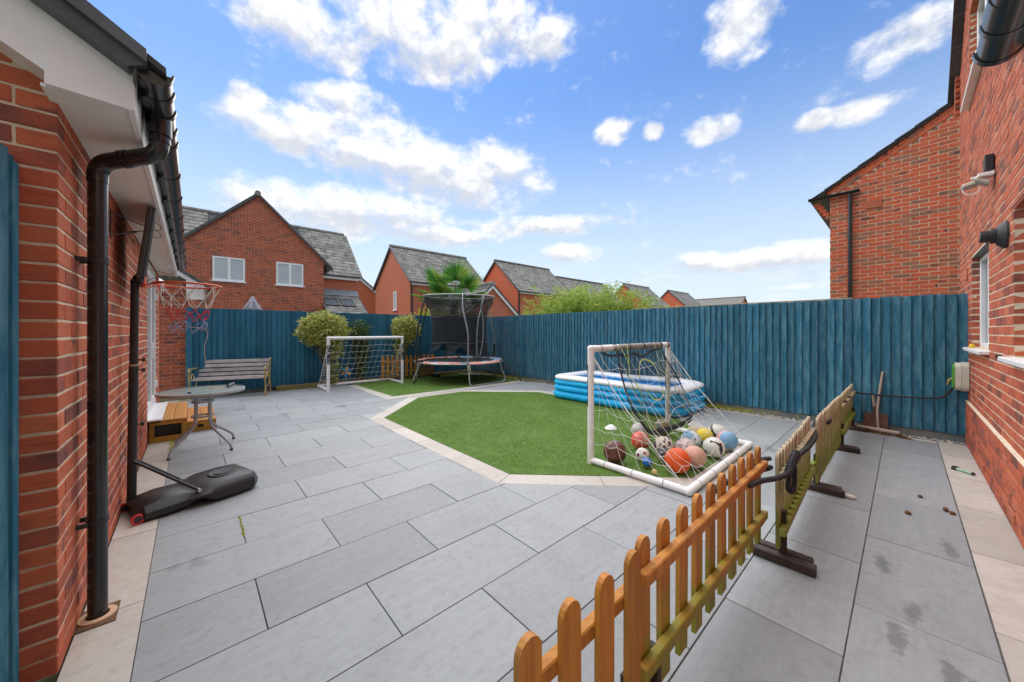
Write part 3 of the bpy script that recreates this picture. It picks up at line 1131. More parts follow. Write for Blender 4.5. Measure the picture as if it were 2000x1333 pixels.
# ================================================================== NEAR GARAGE (left)
gar = thing('garage', 'near red brick garage with black gutter, downpipe and white soffit', 'garage', (-.4, 5.2, 0))
GX, GY0, GY1 = -.40, 2.287, 8.25
DOOR = (6.16, 7.60, .28, 2.22)
cm = MB()
core(cm, '+x', GX, GY0 + .1, GY1, 0, 2.36, [DOOR])
cm.prism([(-.4035, 0), (-.4035, 2.42), (-1.9, 3.3), (-3.4, 2.4), (-3.4, 0)], GY0 + .0040, GY0 + .1, 'y')
cm.build('wall_core', MORTAR, gar)
def cornerA(k): return (BR_D + .010, 0) if k % 2 else (0, 0)
b1 = lay('+x', GX, GY0, GY1, 0, 2.33, [DOOR], phase=GY0, first=lambda k: (BR_D + .010, 0) if k % 2 else (0, 0))
# front gable: stretchers turn the corner on alternate courses
def gclip(z):
    return (-1.6, GX) if z < 2.44 else (-1.6, min(GX, GX - (z - 2.44) / .60))
b2 = lay('-y', GY0, -1.6, GX, 0, 2.95, clip=gclip, phase=GX - BR_L, first=lambda k: (0, 0) if k % 2 else (0, BR_D + .010))
# bond offsets: on odd courses the front brick ends flush at the corner, on even ones it starts after the return
b2 = []
for k in range(0, 39):
    zc = k * .075 + .0375
    end = gclip(zc)[1]
    x = end if k % 2 else end - BR_D - .010
    while x > -1.55:
        L = BR_L
        b2.append((Vector((x - L / 2, GY0 + BR_D / 2, zc)), L, '-y'))
        x -= .225
emit_bricks(gar, b1 + b2, BRICK, 300, seed=2)
# roof, verge, fascia, soffit
SOFZ, FX = 2.30, -.175
MB().box(GX - .02, FX - .02, 2.16, 8.15, SOFZ, SOFZ + .012).build('soffit', SOFFIT, gar)
MB().cbox(((FX - .012), 5.15, SOFZ + .085), (.024, 6.02, .19), .003).build('fascia', WHITE, gar)
mm = MB()
mm.prism([(-.405, 2.30), (FX, 2.292), (FX, 2.46), (-.405, 2.595)], 2.130, 2.158, 'y')
mm.build('fascia_end_box', WHITE, gar)
mm = MB().prism([(-.407, 2.352), (-.407, 2.598), (-1.9, 3.52), (-1.9, 3.27)], 2.142, 2.166, 'y')
mm.prism([(-.407, 2.356), (-.407, 2.37), (-1.9, 3.29), (-1.9, 3.274)], 2.166, 2.30, 'y')
mm.build('bargeboard', WHITE, gar)
for (x, z) in ((-.372, 2.53), (-.372, 2.43), (-.30, 2.49), (-.23, 2.43), (-.19, 2.42)):
    MB().lathe([(.004, 0), (.004, .003), (.002, .005)], 8, (x, 2.1295, z), 'y').build('screw_cover', WHITE, gar)
mm = MB().prism([(-.08, 2.452), (-.08, 2.478), (-2.0, 3.665), (-2.0, 3.60)], 2.06, 8.22, 'y')
mm.build('roof', TILE_D, gar)
mm = MB().prism([(-.135, 2.462), (-.135, 2.512), (-2.0, 3.70), (-2.0, 3.565)], 2.035, 2.075, 'y')
mm.prism([(-.19, 2.432), (-.135, 2.462), (-2.0, 3.565), (-2.0, 3.53)], 2.06, 2.125, 'y')
mm.build('verge_trim', GREYTRIM, gar)
# gutter
def half_gutter(x, z, y0, y1, r, axis='y', th=.003, n=12, name='gutter', parent=None):
    m = MB()
    prof = [(r * math.cos(math.pi + math.pi * i / n), r * math.sin(math.pi + math.pi * i / n)) for i in range(n + 1)]
    prof_in = [((r - th) * math.cos(math.pi + math.pi * i / n), (r - th) * math.sin(math.pi + math.pi * i / n)) for i in range(n + 1)]
    poly = prof + prof_in[::-1]
    if axis == 'y': m.prism([(x + a, z + b) for a, b in poly], y0, y1, 'y')
    else: m.prism([(x + a, z + b) for a, b in poly], y0, y1, 'x')
    return m
GUX, GUZ = -.118, 2.462
gut = half_gutter(GUX, GUZ, 2.085, 8.0, .056).build('gutter', BLACKP, gar, smooth=True)
for yy in [2.09, 2.24, 2.42, 2.62, 2.80, 3.35, 3.9, 4.5, 5.1, 5.7, 6.3, 6.9, 7.5, 7.98]:
    w = .018 if yy > 2.2 else .012
    m = half_gutter(GUX, GUZ + .004, yy - w, yy + w, .0625, th=.006)
    m.cbox((FX + .006, yy, GUZ - .03), (.012, .045, .10), .002)
    m.build('gutter_bracket', BLACKP, gut, smooth=True)
m = MB().prism([(GUX + .056 * math.cos(math.pi + math.pi * i / 12), GUZ + .056 * math.sin(math.pi + math.pi * i / 12)) for i in range(13)], 2.094, 2.099, 'y')
m.build('gutter_stop_end', BLACKP, gut)
# downpipe: outlet, offset bend, shaft, clips
PXX, PYY = -.338, 2.615
dp = MB().tube([(PXX, PYY, -.02), (PXX, PYY, 2.145)], .034, 20).build('downpipe', BLACKP, gar, smooth=True)
m = MB()
def bend(p0, p1, p2, r, n=7):
    p0, p1, p2 = Vector(p0), Vector(p1), Vector(p2)
    return [p1 + (p0 - p1).normalized() * r * (1 - t) ** 2 + (p2 - p1).normalized() * r * t ** 2 for t in [i / n for i in range(n + 1)]]
path = [(PXX, PYY, 2.10)] + bend((PXX, PYY, 2.0), (PXX, PYY, 2.20), (GUX, 2.44, 2.235), .07) + bend((PXX, PYY, 2.20), (GUX, 2.44, 2.245), (GUX, 2.44, 2.5), .06) + [(GUX, 2.44, 2.42)]
m.tube(path, .037, 18)
for f in (.42, .5):
    a, b = Vector((PXX, PYY, 2.2)), Vector((GUX, 2.44, 2.24))
    p = a.lerp(b, f); d = (b - a).normalized() * .008
    m.tube([p - d, p + d], .041, 18)
m.tube([(GUX, 2.44, 2.30), (GUX, 2.44, 2.325)], .042, 18)
m.tube([(GUX, 2.44, 2.335), (GUX, 2.44, 2.425)], .046, 18)
m.build('offset_bend', BLACKP, dp, smooth=True)
for zz in (1.72, .47):
    m = MB().tube([(PXX, PYY, zz - .012), (PXX, PYY, zz + .012)], .038, 20)
    m.cbox((-.385, PYY - .045, zz), (.04, .012, .022), .002)
    m.cbox((-.385, PYY + .045, zz), (.04, .012, .022), .002)
    m.build('pipe_clip', BLACKM, dp, smooth=True)
# gully
tag(MB().lathe([(.038, .002), (.066, .002), (.064, .012), (.040, .014)], 28, (PXX, PYY, 0), cap=False).build('gully_collar', CLAYRING, smooth=True), 'pale clay collar round the foot of the black downpipe', 'drain collar')
m = MB().box(-.398, -.27, PYY - .09, PYY + .08, .0015, .006)
struct(m.build('gully_bed', SOIL))
# garage door
dr = MB().box(GX - .075, GX - .03, 6.17, 7.59, .30, 2.21).build('door', WHITE, gar)
for (a, b, c, d) in ((6.17, 6.26, .30, 2.21), (7.50, 7.59, .30, 2.21), (6.26, 7.50, 2.10, 2.21), (6.26, 7.50, .30, .44), (6.83, 6.93, .44, 2.10)):
    MB().cbox((GX - .022, (a + b) / 2, (c + d) / 2), (.03, b - a, d - c), .004).build('door_frame', WHITE, dr)
for a, b in ((6.27, 6.82), (6.94, 7.49)): MB().box(GX - .029, GX - .0265, a, b, .45, 2.09).build('door_pane', GLASS_D, dr)
m = MB().cbox((GX + .004, 6.88, 1.12), (.02, .035, .22), .004); m.tube([(GX + .01, 6.88, 1.16), (GX + .05, 6.88, 1.16), (GX + .05, 7.0, 1.16)], .009, 8)
m.build('door_handle', WHITE, dr, smooth=True)
for zz in (.6, 1.9): MB().cbox((GX + .004, 7.55, zz), (.03, .05, .1), .004).build('hinge', WHITE, dr)
MB().cbox((GX + .025, 6.88, .288), (.20, 1.44, .022), .003).build('door_sill', WHITE, gar)
for yy in (6.5, 7.2): MB().cbox((GX - .01, yy, 2.235), (.022, .5, .02), .003).build('trickle_vent', WHITE, gar)
# wall brackets of bent wire
for by, bz in ((3.5, 2.09), (5.95, 2.05)):
    m = MB()
    e = Vector((GX + .19, by + .30, bz + .06))
    m.tube([(GX + .002, by, bz + .075), e], .0035, 6)
    m.tube([(GX + .002, by + .01, bz - .075), Vector((GX, by, bz - .07)).lerp(e, .45), e], .0035, 6)
    for t in (.42, .52):
        p = Vector((GX, by, bz - .072)).lerp(e, t)
        m.tube([p - Vector((.012, .02, .008)), p, p + Vector((.012, .02, .008))], [.002, .010, .002], 6)
    for s_ in (-1, 1):
        m.tube([e + Vector((.035 * math.sin(a) , .055 * math.sin(a), s_ * .028 * (1 - math.cos(a)))) for a in [math.pi * i / 8 * 1.15 for i in range(9)]], .0032, 6)
    m.cbox((GX + .003, by, bz), (.006, .02, .19), .001)
    tag(m.build('wire_bracket', BLACKM, smooth=True), ('twisted black wire bracket fixed above the basketball pole' if by < 5 else 'twisted black wire bracket fixed beside the white garage door'), 'bracket', 'wire hanging brackets')

# ================================================================== REAR GARAGE (beyond the bench)
g2 = thing('garage', 'small brick garage with white bargeboard rising at the end of the dark fence', 'garage', (-.5, 10.2, 0))
m = MB()
m.box(-2.6, -.098, 10.168, 10.27, 0, 2.2)
m.build('wall_core', MORTAR, g2)
emit_bricks(g2, lay('-y', 10.16, -.9, -.092, 0, 2.42, phase=-.092), BRICK, 300, seed=4)
MB().prism([(.22, 2.27), (.22, 2.335), (-.9, 3.13), (-.9, 2.98)], 10.02, 10.045, 'y').build('bargeboard', WHITE, g2)
MB().prism([(-.09, 2.06), (.20, 2.06), (.20, 2.33), (-.09, 2.50)], 10.03, 10.06, 'y').build('eaves_box', SOFFIT, g2)
MB().prism([(.30, 2.30), (.30, 2.35), (-1.5, 3.66), (-1.5, 3.58)], 9.98, 15.5, 'y').build('roof', TILE_D, g2)
half_gutter(.29, 2.29, 10.0, 15.4, .056).build('gutter', BLACKP, g2, smooth=True)
MB().box(-.098, -.2, 10.27, 15.4, 0, 2.3).build('side_wall', FARBRICK, g2)

# ================================================================== HOUSE ON THE RIGHT
HY, HX1 = -.525, 8.0
W1 = (5.46, 6.68, 1.20, 2.22)
W2 = (3.10, 4.36, 1.20, 2.28)
W3 = (5.60, 6.92, 4.08, 5.20)
hs = thing('house', 'tall red brick house wall with white windows beside the side path', 'house', (5.4, -.6, 0))
EZ, SL = 4.93, .84
def hclip(z):
    return (.9, HX1) if z < EZ else (.9, HX1 - (z - EZ) / SL)
m = MB()
core(m, '+y', HY, -1.0, HX1, 0, EZ, [W1, W2, (W3[0], W3[1], W3[2], EZ)])
for a, b in ((2.2, W3[0]), (W3[1], 7.66)): m.box(a, b, HY - .108, HY - .008, EZ, 5.20)
m.prism([(2.2, 5.20), (7.66, 5.20), (5.6, 6.93), (2.2, 6.93)], HY - .108, HY - .008, 'y')
m.box(HX1 - .108, HX1 - .008, -4, HY - .108, 0, EZ)
m.build('wall_core', MORTAR, hs)
bb = lay('+y', HY, .9, HX1, .54, 6.9, [W1, W2, W3], clip=hclip, phase=.03)
bb += lay('+y', HY, .9, HX1, 0, .53, [], phase=.03, proud=.018)
emit_bricks(hs, bb, BRICK, 300, seed=6)
MB().prism([(HY + .0195, .525), (HY + .0195, .531), (HY - .006, .547), (HY - .006, .525)], 2.45, HX1, 'x').build('plinth_ledge', MORTAR, hs)
# reveals of the openings: bricks turned into the recess
rv = []
for (a0, a1, z0, z1) in (W1, W2, W3):
    for kk in range(int((z1 - z0) / .075)):
        zc = (math.floor(z0 / .075) + kk + 1) * .075 + .0375
        if zc > z1 - .02: continue
        rv.append((Vector((a1 + BR_D / 2 + .001, HY - .075, zc)), .085, '-x'))
emit_bricks(hs, rv, BRICK, 40, seed=8)
def window(parent, a0, a1, z0, z1, y, mull=1, sill=True, vent=False):
    f = MB()
    fr_ = .055
    for (p, q, r_, s_) in ((a0, a1, z0, z0 + fr_), (a0, a1, z1 - fr_, z1), (a0, a0 + fr_, z0 + fr_, z1 - fr_), (a1 - fr_, a1, z0 + fr_, z1 - fr_)):
        f.cbox(((p + q) / 2, y, (r_ + s_) / 2), (q - p, .06, s_ - r_), .006)
    for i in range(mull):
        c = a0 + (a1 - a0) * (i + 1) / (mull + 1)
        f.cbox((c, y, (z0 + z1) / 2), (.075, .06, z1 - z0 - 2 * fr_), .006)
    w = f.build('window', WHITE, parent)
    e = [a0 + (a1 - a0) * i / (mull + 1) for i in range(mull + 2)]
    for i in range(mull + 1):
        MB().box(e[i] + .03, e[i + 1] - .03, y - .012, y - .004, z0 + .03, z1 - .03).build('pane', GLASS_D, w)
    if sill:
        sg = 1
        MB().cbox(((a0 + a1) / 2, HY - .01, z0 - .018), (a1 - a0 + .06, .15, .035), .005).build('sill', WHITE, w)
    return w
window(hs, W1[0], W1[1], W1[2], W1[3], HY - .085)
window(hs, W2[0], W2[1], W2[2], W2[3], HY - .085)
window(hs, W3[0], W3[1], W3[2], W3[3], HY - .085)
for (a0, a1, z0, z1) in (W1, W2):
    m = MB().prism([(HY + .004, z1 - .006), (HY + .004, z1), (HY - .1, z1 + .05), (HY - .1, z1)], a0 - .06, a1 + .06, 'x')
    m.build('lintel', GREYTRIM, hs)
# verge at the top
m = MB()
for i in range(12):
    x0 = 8.28 - i * .30; z0 = EZ - .22 + i * .30 * SL
    m.prism([(x0, z0 + .02), (x0, z0 + .085), (x0 - .31, z0 + .075 + .31 * SL), (x0 - .31, z0 + .31 * SL)], HY - .02, HY + .095, 'y')
m.build('verge_tiles', TILE_D, hs)
MB().prism([(8.33, EZ - .2), (8.33, EZ - .14), (4.8, EZ - .14 + 3.53 * SL), (4.8, EZ - .2 + 3.53 * SL)], -5, HY + .06, 'y').build('roof', TILE_D, hs)
for i in range(7):
    MB().cbox((8.02 - i * .0, HY + .018, EZ - .02 - i * .075), (.05 + .02 * (7 - i), .05, .06), .004).build('corbel_brick', BRICK, hs)
for (x, z) in ((7.15, 2.09),): MB().cbox((x, HY + .004, z), (.215, .02, .14), .003).build('air_brick', TERRA, hs)
for (x, z) in ((4.25, .10), (5.65, .085)):
    f = MB().cbox((x, HY + .020, z), (.215, .012, .068), .002).build('air_brick', TERRA, hs)
# flue terminal
fl_ = Vector((4.60, HY, 2.12))
m = MB()
m.lathe([(.105, 0), (.105, .012), (.075, .045), (.068, .05)], 24, (fl_.x, HY, fl_.z), 'y')
fo = m.build('boiler_flue', BLACKM, hs, smooth=True)
m = MB().lathe([(.056, .03), (.056, .060), (.060, .060), (.060, .074), (.048, .077), (.048, .100), (.045, .101)], 20, (fl_.x, HY, fl_.z), 'y')
m.tube([(fl_.x, HY + .095, fl_.z), (fl_.x, HY + .125, fl_.z + .003)], .045, 18)
m.build('flue_nozzle', BLACKM, fo, smooth=True)
# waste pipe stub
MB().tube([(4.80, HY - .01, 1.18), (4.80, HY + .03, 1.18)], .016, 12).build('pipe_stub', BLACKM, hs, smooth=True)
# floodlight with two lamp heads
fx, fz = 5.12, 2.74
fd = thing('floodlight', 'white twin-head floodlight under a small black box on the brick wall', 'floodlight', (fx, HY, fz))
MB().cbox((fx + .03, HY + .03, fz + .11), (.09, .05, .13), .006).build('sensor_box', BLACKM, fd)
m = MB().cbox((fx, HY + .05, fz), (.10, .09, .03), .004)
m.cbox((fx + .06, HY + .07, fz + .012), (.035, .11, .012), .003)
m.build('bracket_arm', WHITE, fd)
for dx_, dy_, t in ((.10, .125, -.22), (.03, .065, .6)):
    rot = Matrix.Rotation(t, 3, 'X')
    h_ = MB().cbox((fx + dx_, HY + dy_, fz - .035), (.10, .10, .032), .008, rot).build('lamp_head', CREAMP, fd)
    MB().cbox((fx + dx_, HY + dy_, fz - .06), (.085, .085, .006), .002, rot).build('lens', GREYMETAL, h_)
MB().tube([(fx + .05 , HY + .12 + .05 * math.cos(a), fz - .08 - .055 * math.sin(a)) for a in [math.pi * i / 10 for i in range(11)]], .005, 6).build('cable', WHITE, fd, smooth=True)
# yellow toy on the window sill
tag(MB().lathe([(.022, 0), (.026, .012), (.018, .035), (.01, .045)], 14, (6.28, HY + .03, 1.203)).build('yellow_pot', YELP, smooth=True), 'little yellow pot standing on the white window sill', 'pot')
# porch roof and gutter over the side path, next to the house
po = thing('porch', 'porch eaves with a black gutter end hanging over the side path', 'porch', (1.4, -.4, 2.3))
pg_ = half_gutter(-.237, 2.425, -.6, 2.215, .056, axis='x').build('gutter', BLACKP, po, smooth=True)
for xx in (2.20, 2.02, 1.2): half_gutter(-.237, 2.43, xx - .014, xx + .014, .063, axis='x', th=.006).build('gutter_bracket', BLACKP, pg_, smooth=True)
half_gutter(-.237, 2.43, 1.86, 2.03, .0605, axis='x', th=.004).build('gutter_joint', BLACKP, pg_, smooth=True)
MB().box(-.6, 2.2, -.318, -.296, 2.30, 2.48).build('fascia', WHITE, po)
MB().prism([(-.22, 2.462), (-.22, 2.49), (-.60, 2.72), (-.60, 2.68)], -.6, 2.22, 'x').build('roof', TILE_D, po)
MB().box(-.6, 2.2, -.52, -.318, 2.30, 2.312).build('soffit', SOFFIT, po)

# ================================================================== NEIGHBOUR HOUSE behind the right fence
nb = thing('house', 'brick gable end with black downpipe standing behind the weathered blue fence', 'house', (10, 0, 0))
NX0, NYL, NS = 10.0, 1.05, .635
d = Vector((0, -1, NS)).normalized()
nrm_up = Vector((0, NS, 1)).normalized()
L0 = Vector((NX0, 1.36, 4.25))          # lower end of the verge, top of the tiles
def under(y, k):
    """height of the line k metres below the tile tops"""
    return L0.z + NS * (L0.y - y) - k / nrm_up.z
m = MB()
m.prism([(-3.2, 0), (NYL - .004, 0), (NYL - .004, under(NYL, .10)), (-3.2, under(-3.2, .10))], NX0 + .0035, NX0 + .1, 'x')
m.box(NX0 + .1, 18, NYL - .1, NYL - .01, 0, 4.0)
m.build('wall_core', MORTAR, nb)
emit_bricks(nb, lay('-x', NX0, -1.6, NYL, 1.4, 6.2, clip=lambda z: (-3, min(NYL, L0.y - (z + .225 / nrm_up.z - L0.z) / NS)), phase=NYL), BRICK2, 300, seed=10)
rotm = Matrix((Vector((1, 0, 0)), d, nrm_up)).transposed()
vb = MB().cbox((0, 0, 0), (.09, .215, .066), .003, rotm).mesh('verge_brick'); vb.materials.append(BRICK2)
for row in range(2):
    for i in range(14):
        p = Vector((NX0 + .033, L0.y, L0.z)) + d * (.36 + i * .225 + row * .1125) - nrm_up * (.105 + row * .076)
        if p.y > -1.5: place('verge_brick', vb, p, nb)
vt = MB().cbox((0, 0, 0), (.20, .33, .026), .003, rotm @ Matrix.Rotation(-.05, 3, 'X')).mesh('roof_tile'); vt.materials.append(TILE_D)
for i in range(11):
    place('roof_tile', vt, L0 + Vector((.04, 0, 0)) + d * (.13 + i * .30) - nrm_up * .02, nb)
a_, b_ = L0, L0 + d * 4.5
MB().prism([(a_.y, a_.z - .085), (a_.y, a_.z - .045), (b_.y, b_.z - .045), (b_.y, b_.z - .085)], NX0 - .045, NX0 + .0, 'x').build('verge_trim', BLACKM, nb)
MB().prism([(a_.y, a_.z - .075), (a_.y, a_.z - .035), (b_.y, b_.z - .035), (b_.y, b_.z - .075)], NX0 + .005, NX0 + 8, 'x').build('roof', TILE_D, nb)
gn = half_gutter(NX0 - .075, 4.235, .59, 1.39, .052).build('gutter', BLACKP, nb, smooth=True)
MB().tube([(NX0 - .06, .735, 4.19), (NX0 - .05, .735, 1.5)], .034, 14).build('downpipe', BLACKP, nb, smooth=True)
MB().cbox((NX0 - .004, .40, 3.90), (.03, .225, .145), .003).build('air_brick', TERRA, nb)
for i in range(5): MB().cbox((NX0 + .05, NYL + .20 - i * .045, 4.10 - i * .075), (.1, .11, .066), .003).build('corbel_brick', BRICK2, nb)

# ================================================================== HOUSES BEYOND
def tile_roof(parent, p00, du, dv, nu, nv, individual, mat=TILE, tw=.33, gauge=.30, name='roof_tile'):
    """rows of lapped tiles from the eaves corner p00 along du, up dv"""
    p00, du, dv = Vector(p00), Vector(du).normalized(), Vector(dv).normalized()
    nn = du.cross(dv).normalized()
    if nn.z < 0: nn = -nn
    rot = Matrix((du, dv, nn)).transposed()
    rt = rot @ Matrix.Rotation(-.06, 3, 'X')
    full = MB().cbox((0, 0, 0), (tw - .004, gauge + .06, .022), .003, rt)
    half = MB().cbox((0, 0, 0), (tw / 2 - .004, gauge + .06, .022), .003, rt)
    mes = []
    for b in (full, half):
        me = b.mesh(name); me.materials.append(mat); mes.append(me)
    V, F = [], []
    rr = random.Random(nu * 31 + nv)
    for j in range(nv):
        row = [((i + .5) * tw, 0) for i in range(nu)] if j % 2 == 0 else [(tw * .25, 1)] + [((i + 1) * tw, 0) for i in range(nu - 1)] + [((nu - .25) * tw, 1)]
        for (ax, kind) in row:
            p = p00 + du * ax + dv * ((j + .5) * gauge) + nn * (.03 + rr.uniform(-.003, .004))
            if individual:
                place(name, mes[kind], p, parent)
            else:
                b = (full, half)[kind]
                o = len(V)
                V.extend(map(tuple, np.array(b.v) + np.array(p)))
                F.extend([tuple(q + o for q in f) for f in b.f])
    if V:
        me2 = bpy.data.meshes.new('roof_tiles'); me2.from_pydata(V, [], F); me2.materials.append(mat)
        o = bpy.data.objects.new('roof_tiles', me2); COL.objects.link(o); setp(o, parent); o['kind'] = 'stuff'

def far_window(parent, axis, plane, a0, a1, z0, z1, mull=1, s=-1, pane_mat=None):
    f = MB(); fw_ = .07
    def bx(mb, p, q, r_, t_, d0, d1):
        if axis == 'y': mb.box(p, q, min(plane + s * d0, plane + s * d1), max(plane + s * d0, plane + s * d1), r_, t_)
        else: mb.box(min(plane + s * d0, plane + s * d1), max(plane + s * d0, plane + s * d1), p, q, r_, t_)
    for (p, q, r_, t_) in ((a0, a1, z0, z0 + fw_), (a0, a1, z1 - fw_, z1), (a0, a0 + fw_, z0 + fw_, z1 - fw_), (a1 - fw_, a1, z0 + fw_, z1 - fw_)):
        bx(f, p, q, r_, t_, -.03, .035)
    for i in range(mull):
        c = a0 + (a1 - a0) * (i + 1) / (mull + 1)
        bx(f, c - .055, c + .055, z0 + fw_, z1 - fw_, -.03, .03)
    w = f.build('window', WHITE, parent)
    for i in range(mull + 1):
        e0 = a0 + (a1 - a0) * i / (mull + 1); e1 = a0 + (a1 - a0) * (i + 1) / (mull + 1)
        m = MB(); bx(m, e0 + .06, e1 - .06, z0 + .06, z1 - .06, .002, .008)
        m.build('pane', pane_mat or GLASS_D, w)
        if pane_mat is BLIND:
            n = int((z1 - z0 - .14) / .05)
            m = MB()
            for kk in range(n): bx(m, e0 + .075, e1 - .075, z0 + .075 + kk * .05, z0 + .075 + kk * .05 + .032, .008, .016)
            m.build('blind_slats', BLIND, w)
    m = MB(); bx(m, a0 - .06, a1 + .06, z0 - .05, z0, -.02, .08); m.build('sill', WHITE, w)
    return w

# back house: gable towards the yard
bh = thing('house', 'brick house with a steep front gable and two white blind-covered windows', 'house', (2.2, 20, 0))
BY = 20.0
GA, GAZ, GHW, GEZ = 2.25, 7.62, 2.92, 4.80
m = MB().prism([(GA - GHW, 0), (GA + GHW - .15, 0), (GA + GHW - .15, GEZ), (GA, GAZ - .02), (GA - GHW, GEZ)], BY + .006, BY + .3, 'y')
m.box(GA + GHW - .25, GA + GHW - .156, BY + .3, 21.0, 0, GEZ)
m.build('wall_core', MORTAR, bh)
WB = [(.66, 1.78, 3.62, 4.66), (2.97, 4.10, 3.62, 4.70)]
sl_ = (GAZ - GEZ) / GHW
bk = lay('-y', BY, GA - GHW, GA + GHW - .15, 1.6, GAZ, WB, clip=lambda z: (GA - GHW, GA + GHW - .15) if z < GEZ + .1 else (GA - (GAZ - z) / sl_, GA + (GAZ - z) / sl_), depth=.04)
emit_bricks(bh, bk, BRICK, 300, lowpoly=True, seed=12)
for w_ in WB: far_window(bh, 'y', BY - .0, *w_, mull=1, s=-1, pane_mat=BLIND)
for s_ in (-1, 1):
    m = MB()
    a = [(GA, GAZ + .02), (GA + s_ * (GHW + .28), GEZ - .25), (GA + s_ * (GHW + .28), GEZ - .10), (GA, GAZ + .17)]
    m.prism(a, BY - .10, BY + .06, 'y')
    m.build('verge', TILE_D, bh)
    m = MB().prism([(GA, GAZ + .05), (GA + s_ * (GHW + .25), GEZ - .2), (GA + s_ * (GHW + .25), GEZ - .12), (GA, GAZ + .13)], BY - .05, 23.7, 'y')
    m.build('roof', TILE, bh)
    m = MB().prism([(GA, GAZ - .13), (GA + s_ * (GHW - .1), GEZ - .0), (GA + s_ * (GHW - .1), GEZ + .12), (GA, GAZ)], BY - .028, BY + .0, 'y')
    m.build('verge_course', BRICK, bh)
MB().tube([(GA, BY - .14, GAZ + .12), (GA, 23.7, GAZ + .12)], .12, 12).build('ridge', TILE, bh, smooth=True)
# main block behind
m = MB().box(4.9, 7.0, 21.0, 21.25, 2.0, 4.7); m.build('side_wall', FARBRICK, bh)
MB().prism([(21.0, 4.62), (23.7, 7.28), (26.4, 4.62)], 6.80, 6.98, 'x').build('end_gable', FARBRICK, bh)
rs_ = Vector((0, 2.7, 2.72)).normalized()
MB().prism([(20.72, 4.40), (20.72, 4.46), (23.7, 7.44), (26.7, 4.44), (26.7, 4.38), (23.7, 7.36)], -7.0, 7.12, 'x').build('roof', TILE_D, bh)
tile_roof(bh, (4.6, 20.72, 4.42), (1, 0, 0), rs_, 8, 14, True)
tile_roof(bh, (-7.0, 20.72, 4.42), (1, 0, 0), rs_, 23, 14, False)
MB().tube([(-7, 23.7, 7.47), (7.1, 23.7, 7.47)], .10, 10).build('ridge', TILE, bh, smooth=True)
MB().cbox((6.0, 20.70, 4.43), (2.2, .09, .09), .01).build('gutter', BLACKP, bh)
MB().cbox((6.0, 20.76, 4.32), (2.1, .03, .14), .004).build('fascia', WHITE, bh)
# lean-to with two roof lights
lt = Vector((0, 2.0, 1.35)).normalized()
MB().prism([(18.9, 2.02), (18.9, 2.08), (21.0, 3.46), (21.0, 3.38)], 5.0, 7.06, 'x').build('lean_to_roof', TILE_D, bh)
tile_roof(bh, (5.0, 18.9, 2.08), (1, 0, 0), (0, 2.1, 1.38), 6, 8, True)
MB().prism([(20.75, 3.34), (20.99, 3.50), (20.99, 3.70), (20.93, 3.70), (20.70, 3.36)], 4.99, 7.02, 'x').build('lead_flashing', LEAD, bh)
MB().box(5.0, 7.0, 19.0, 19.2, 0, 2.05).build('lean_to_wall', FARBRICK, bh)
rotl = Matrix((Vector((1, 0, 0)), Vector((0, 2.1, 1.38)).normalized(), Vector((0, -1.38, 2.1)).normalized())).transposed()
for xx in (5.42, 6.22):
    c = Vector((xx, 20.08, 2.92))
    f = MB()
    for sx, sy, wx, wy in ((-.31, 0, .06, .74), (.31, 0, .06, .74), (0, -.34, .62, .06), (0, .34, .62, .06)):
        f.cbox(c + rotl @ Vector((sx, sy, .03)), (wx, wy, .07), .006, rotl)
    w = f.build('roof_light', GREYTRIM, bh)
    MB().cbox(c + rotl @ Vector((0, 0, .02)), (.58, .64, .02), .002, rotl).build('pane', GLASS_D, w)
# a further orange brick house just showing between
of = thing('house', 'sliver of an orange brick gable with white bargeboard behind the roof lights', 'house', (11.5, 33, 0))
MB().prism([(7.0, 0), (13.6, 0), (13.6, 4.2), (10.0, 7.0), (7.0, 4.6)], 33.0, 33.4, 'y').build('wall', FARBRICK2, of)
MB().prism([(13.9, 3.95), (13.9, 4.25), (10.0, 7.3), (10.0, 7.0)], 32.9, 33.05, 'y').build('bargeboard', WHITE, of)
MB().prism([(13.9, 4.25), (13.9, 4.32), (10.0, 7.37), (6.5, 4.4), (6.5, 4.33), (10.0, 7.30)], 32.8, 38, 'y').build('roof', TILE_D, of)

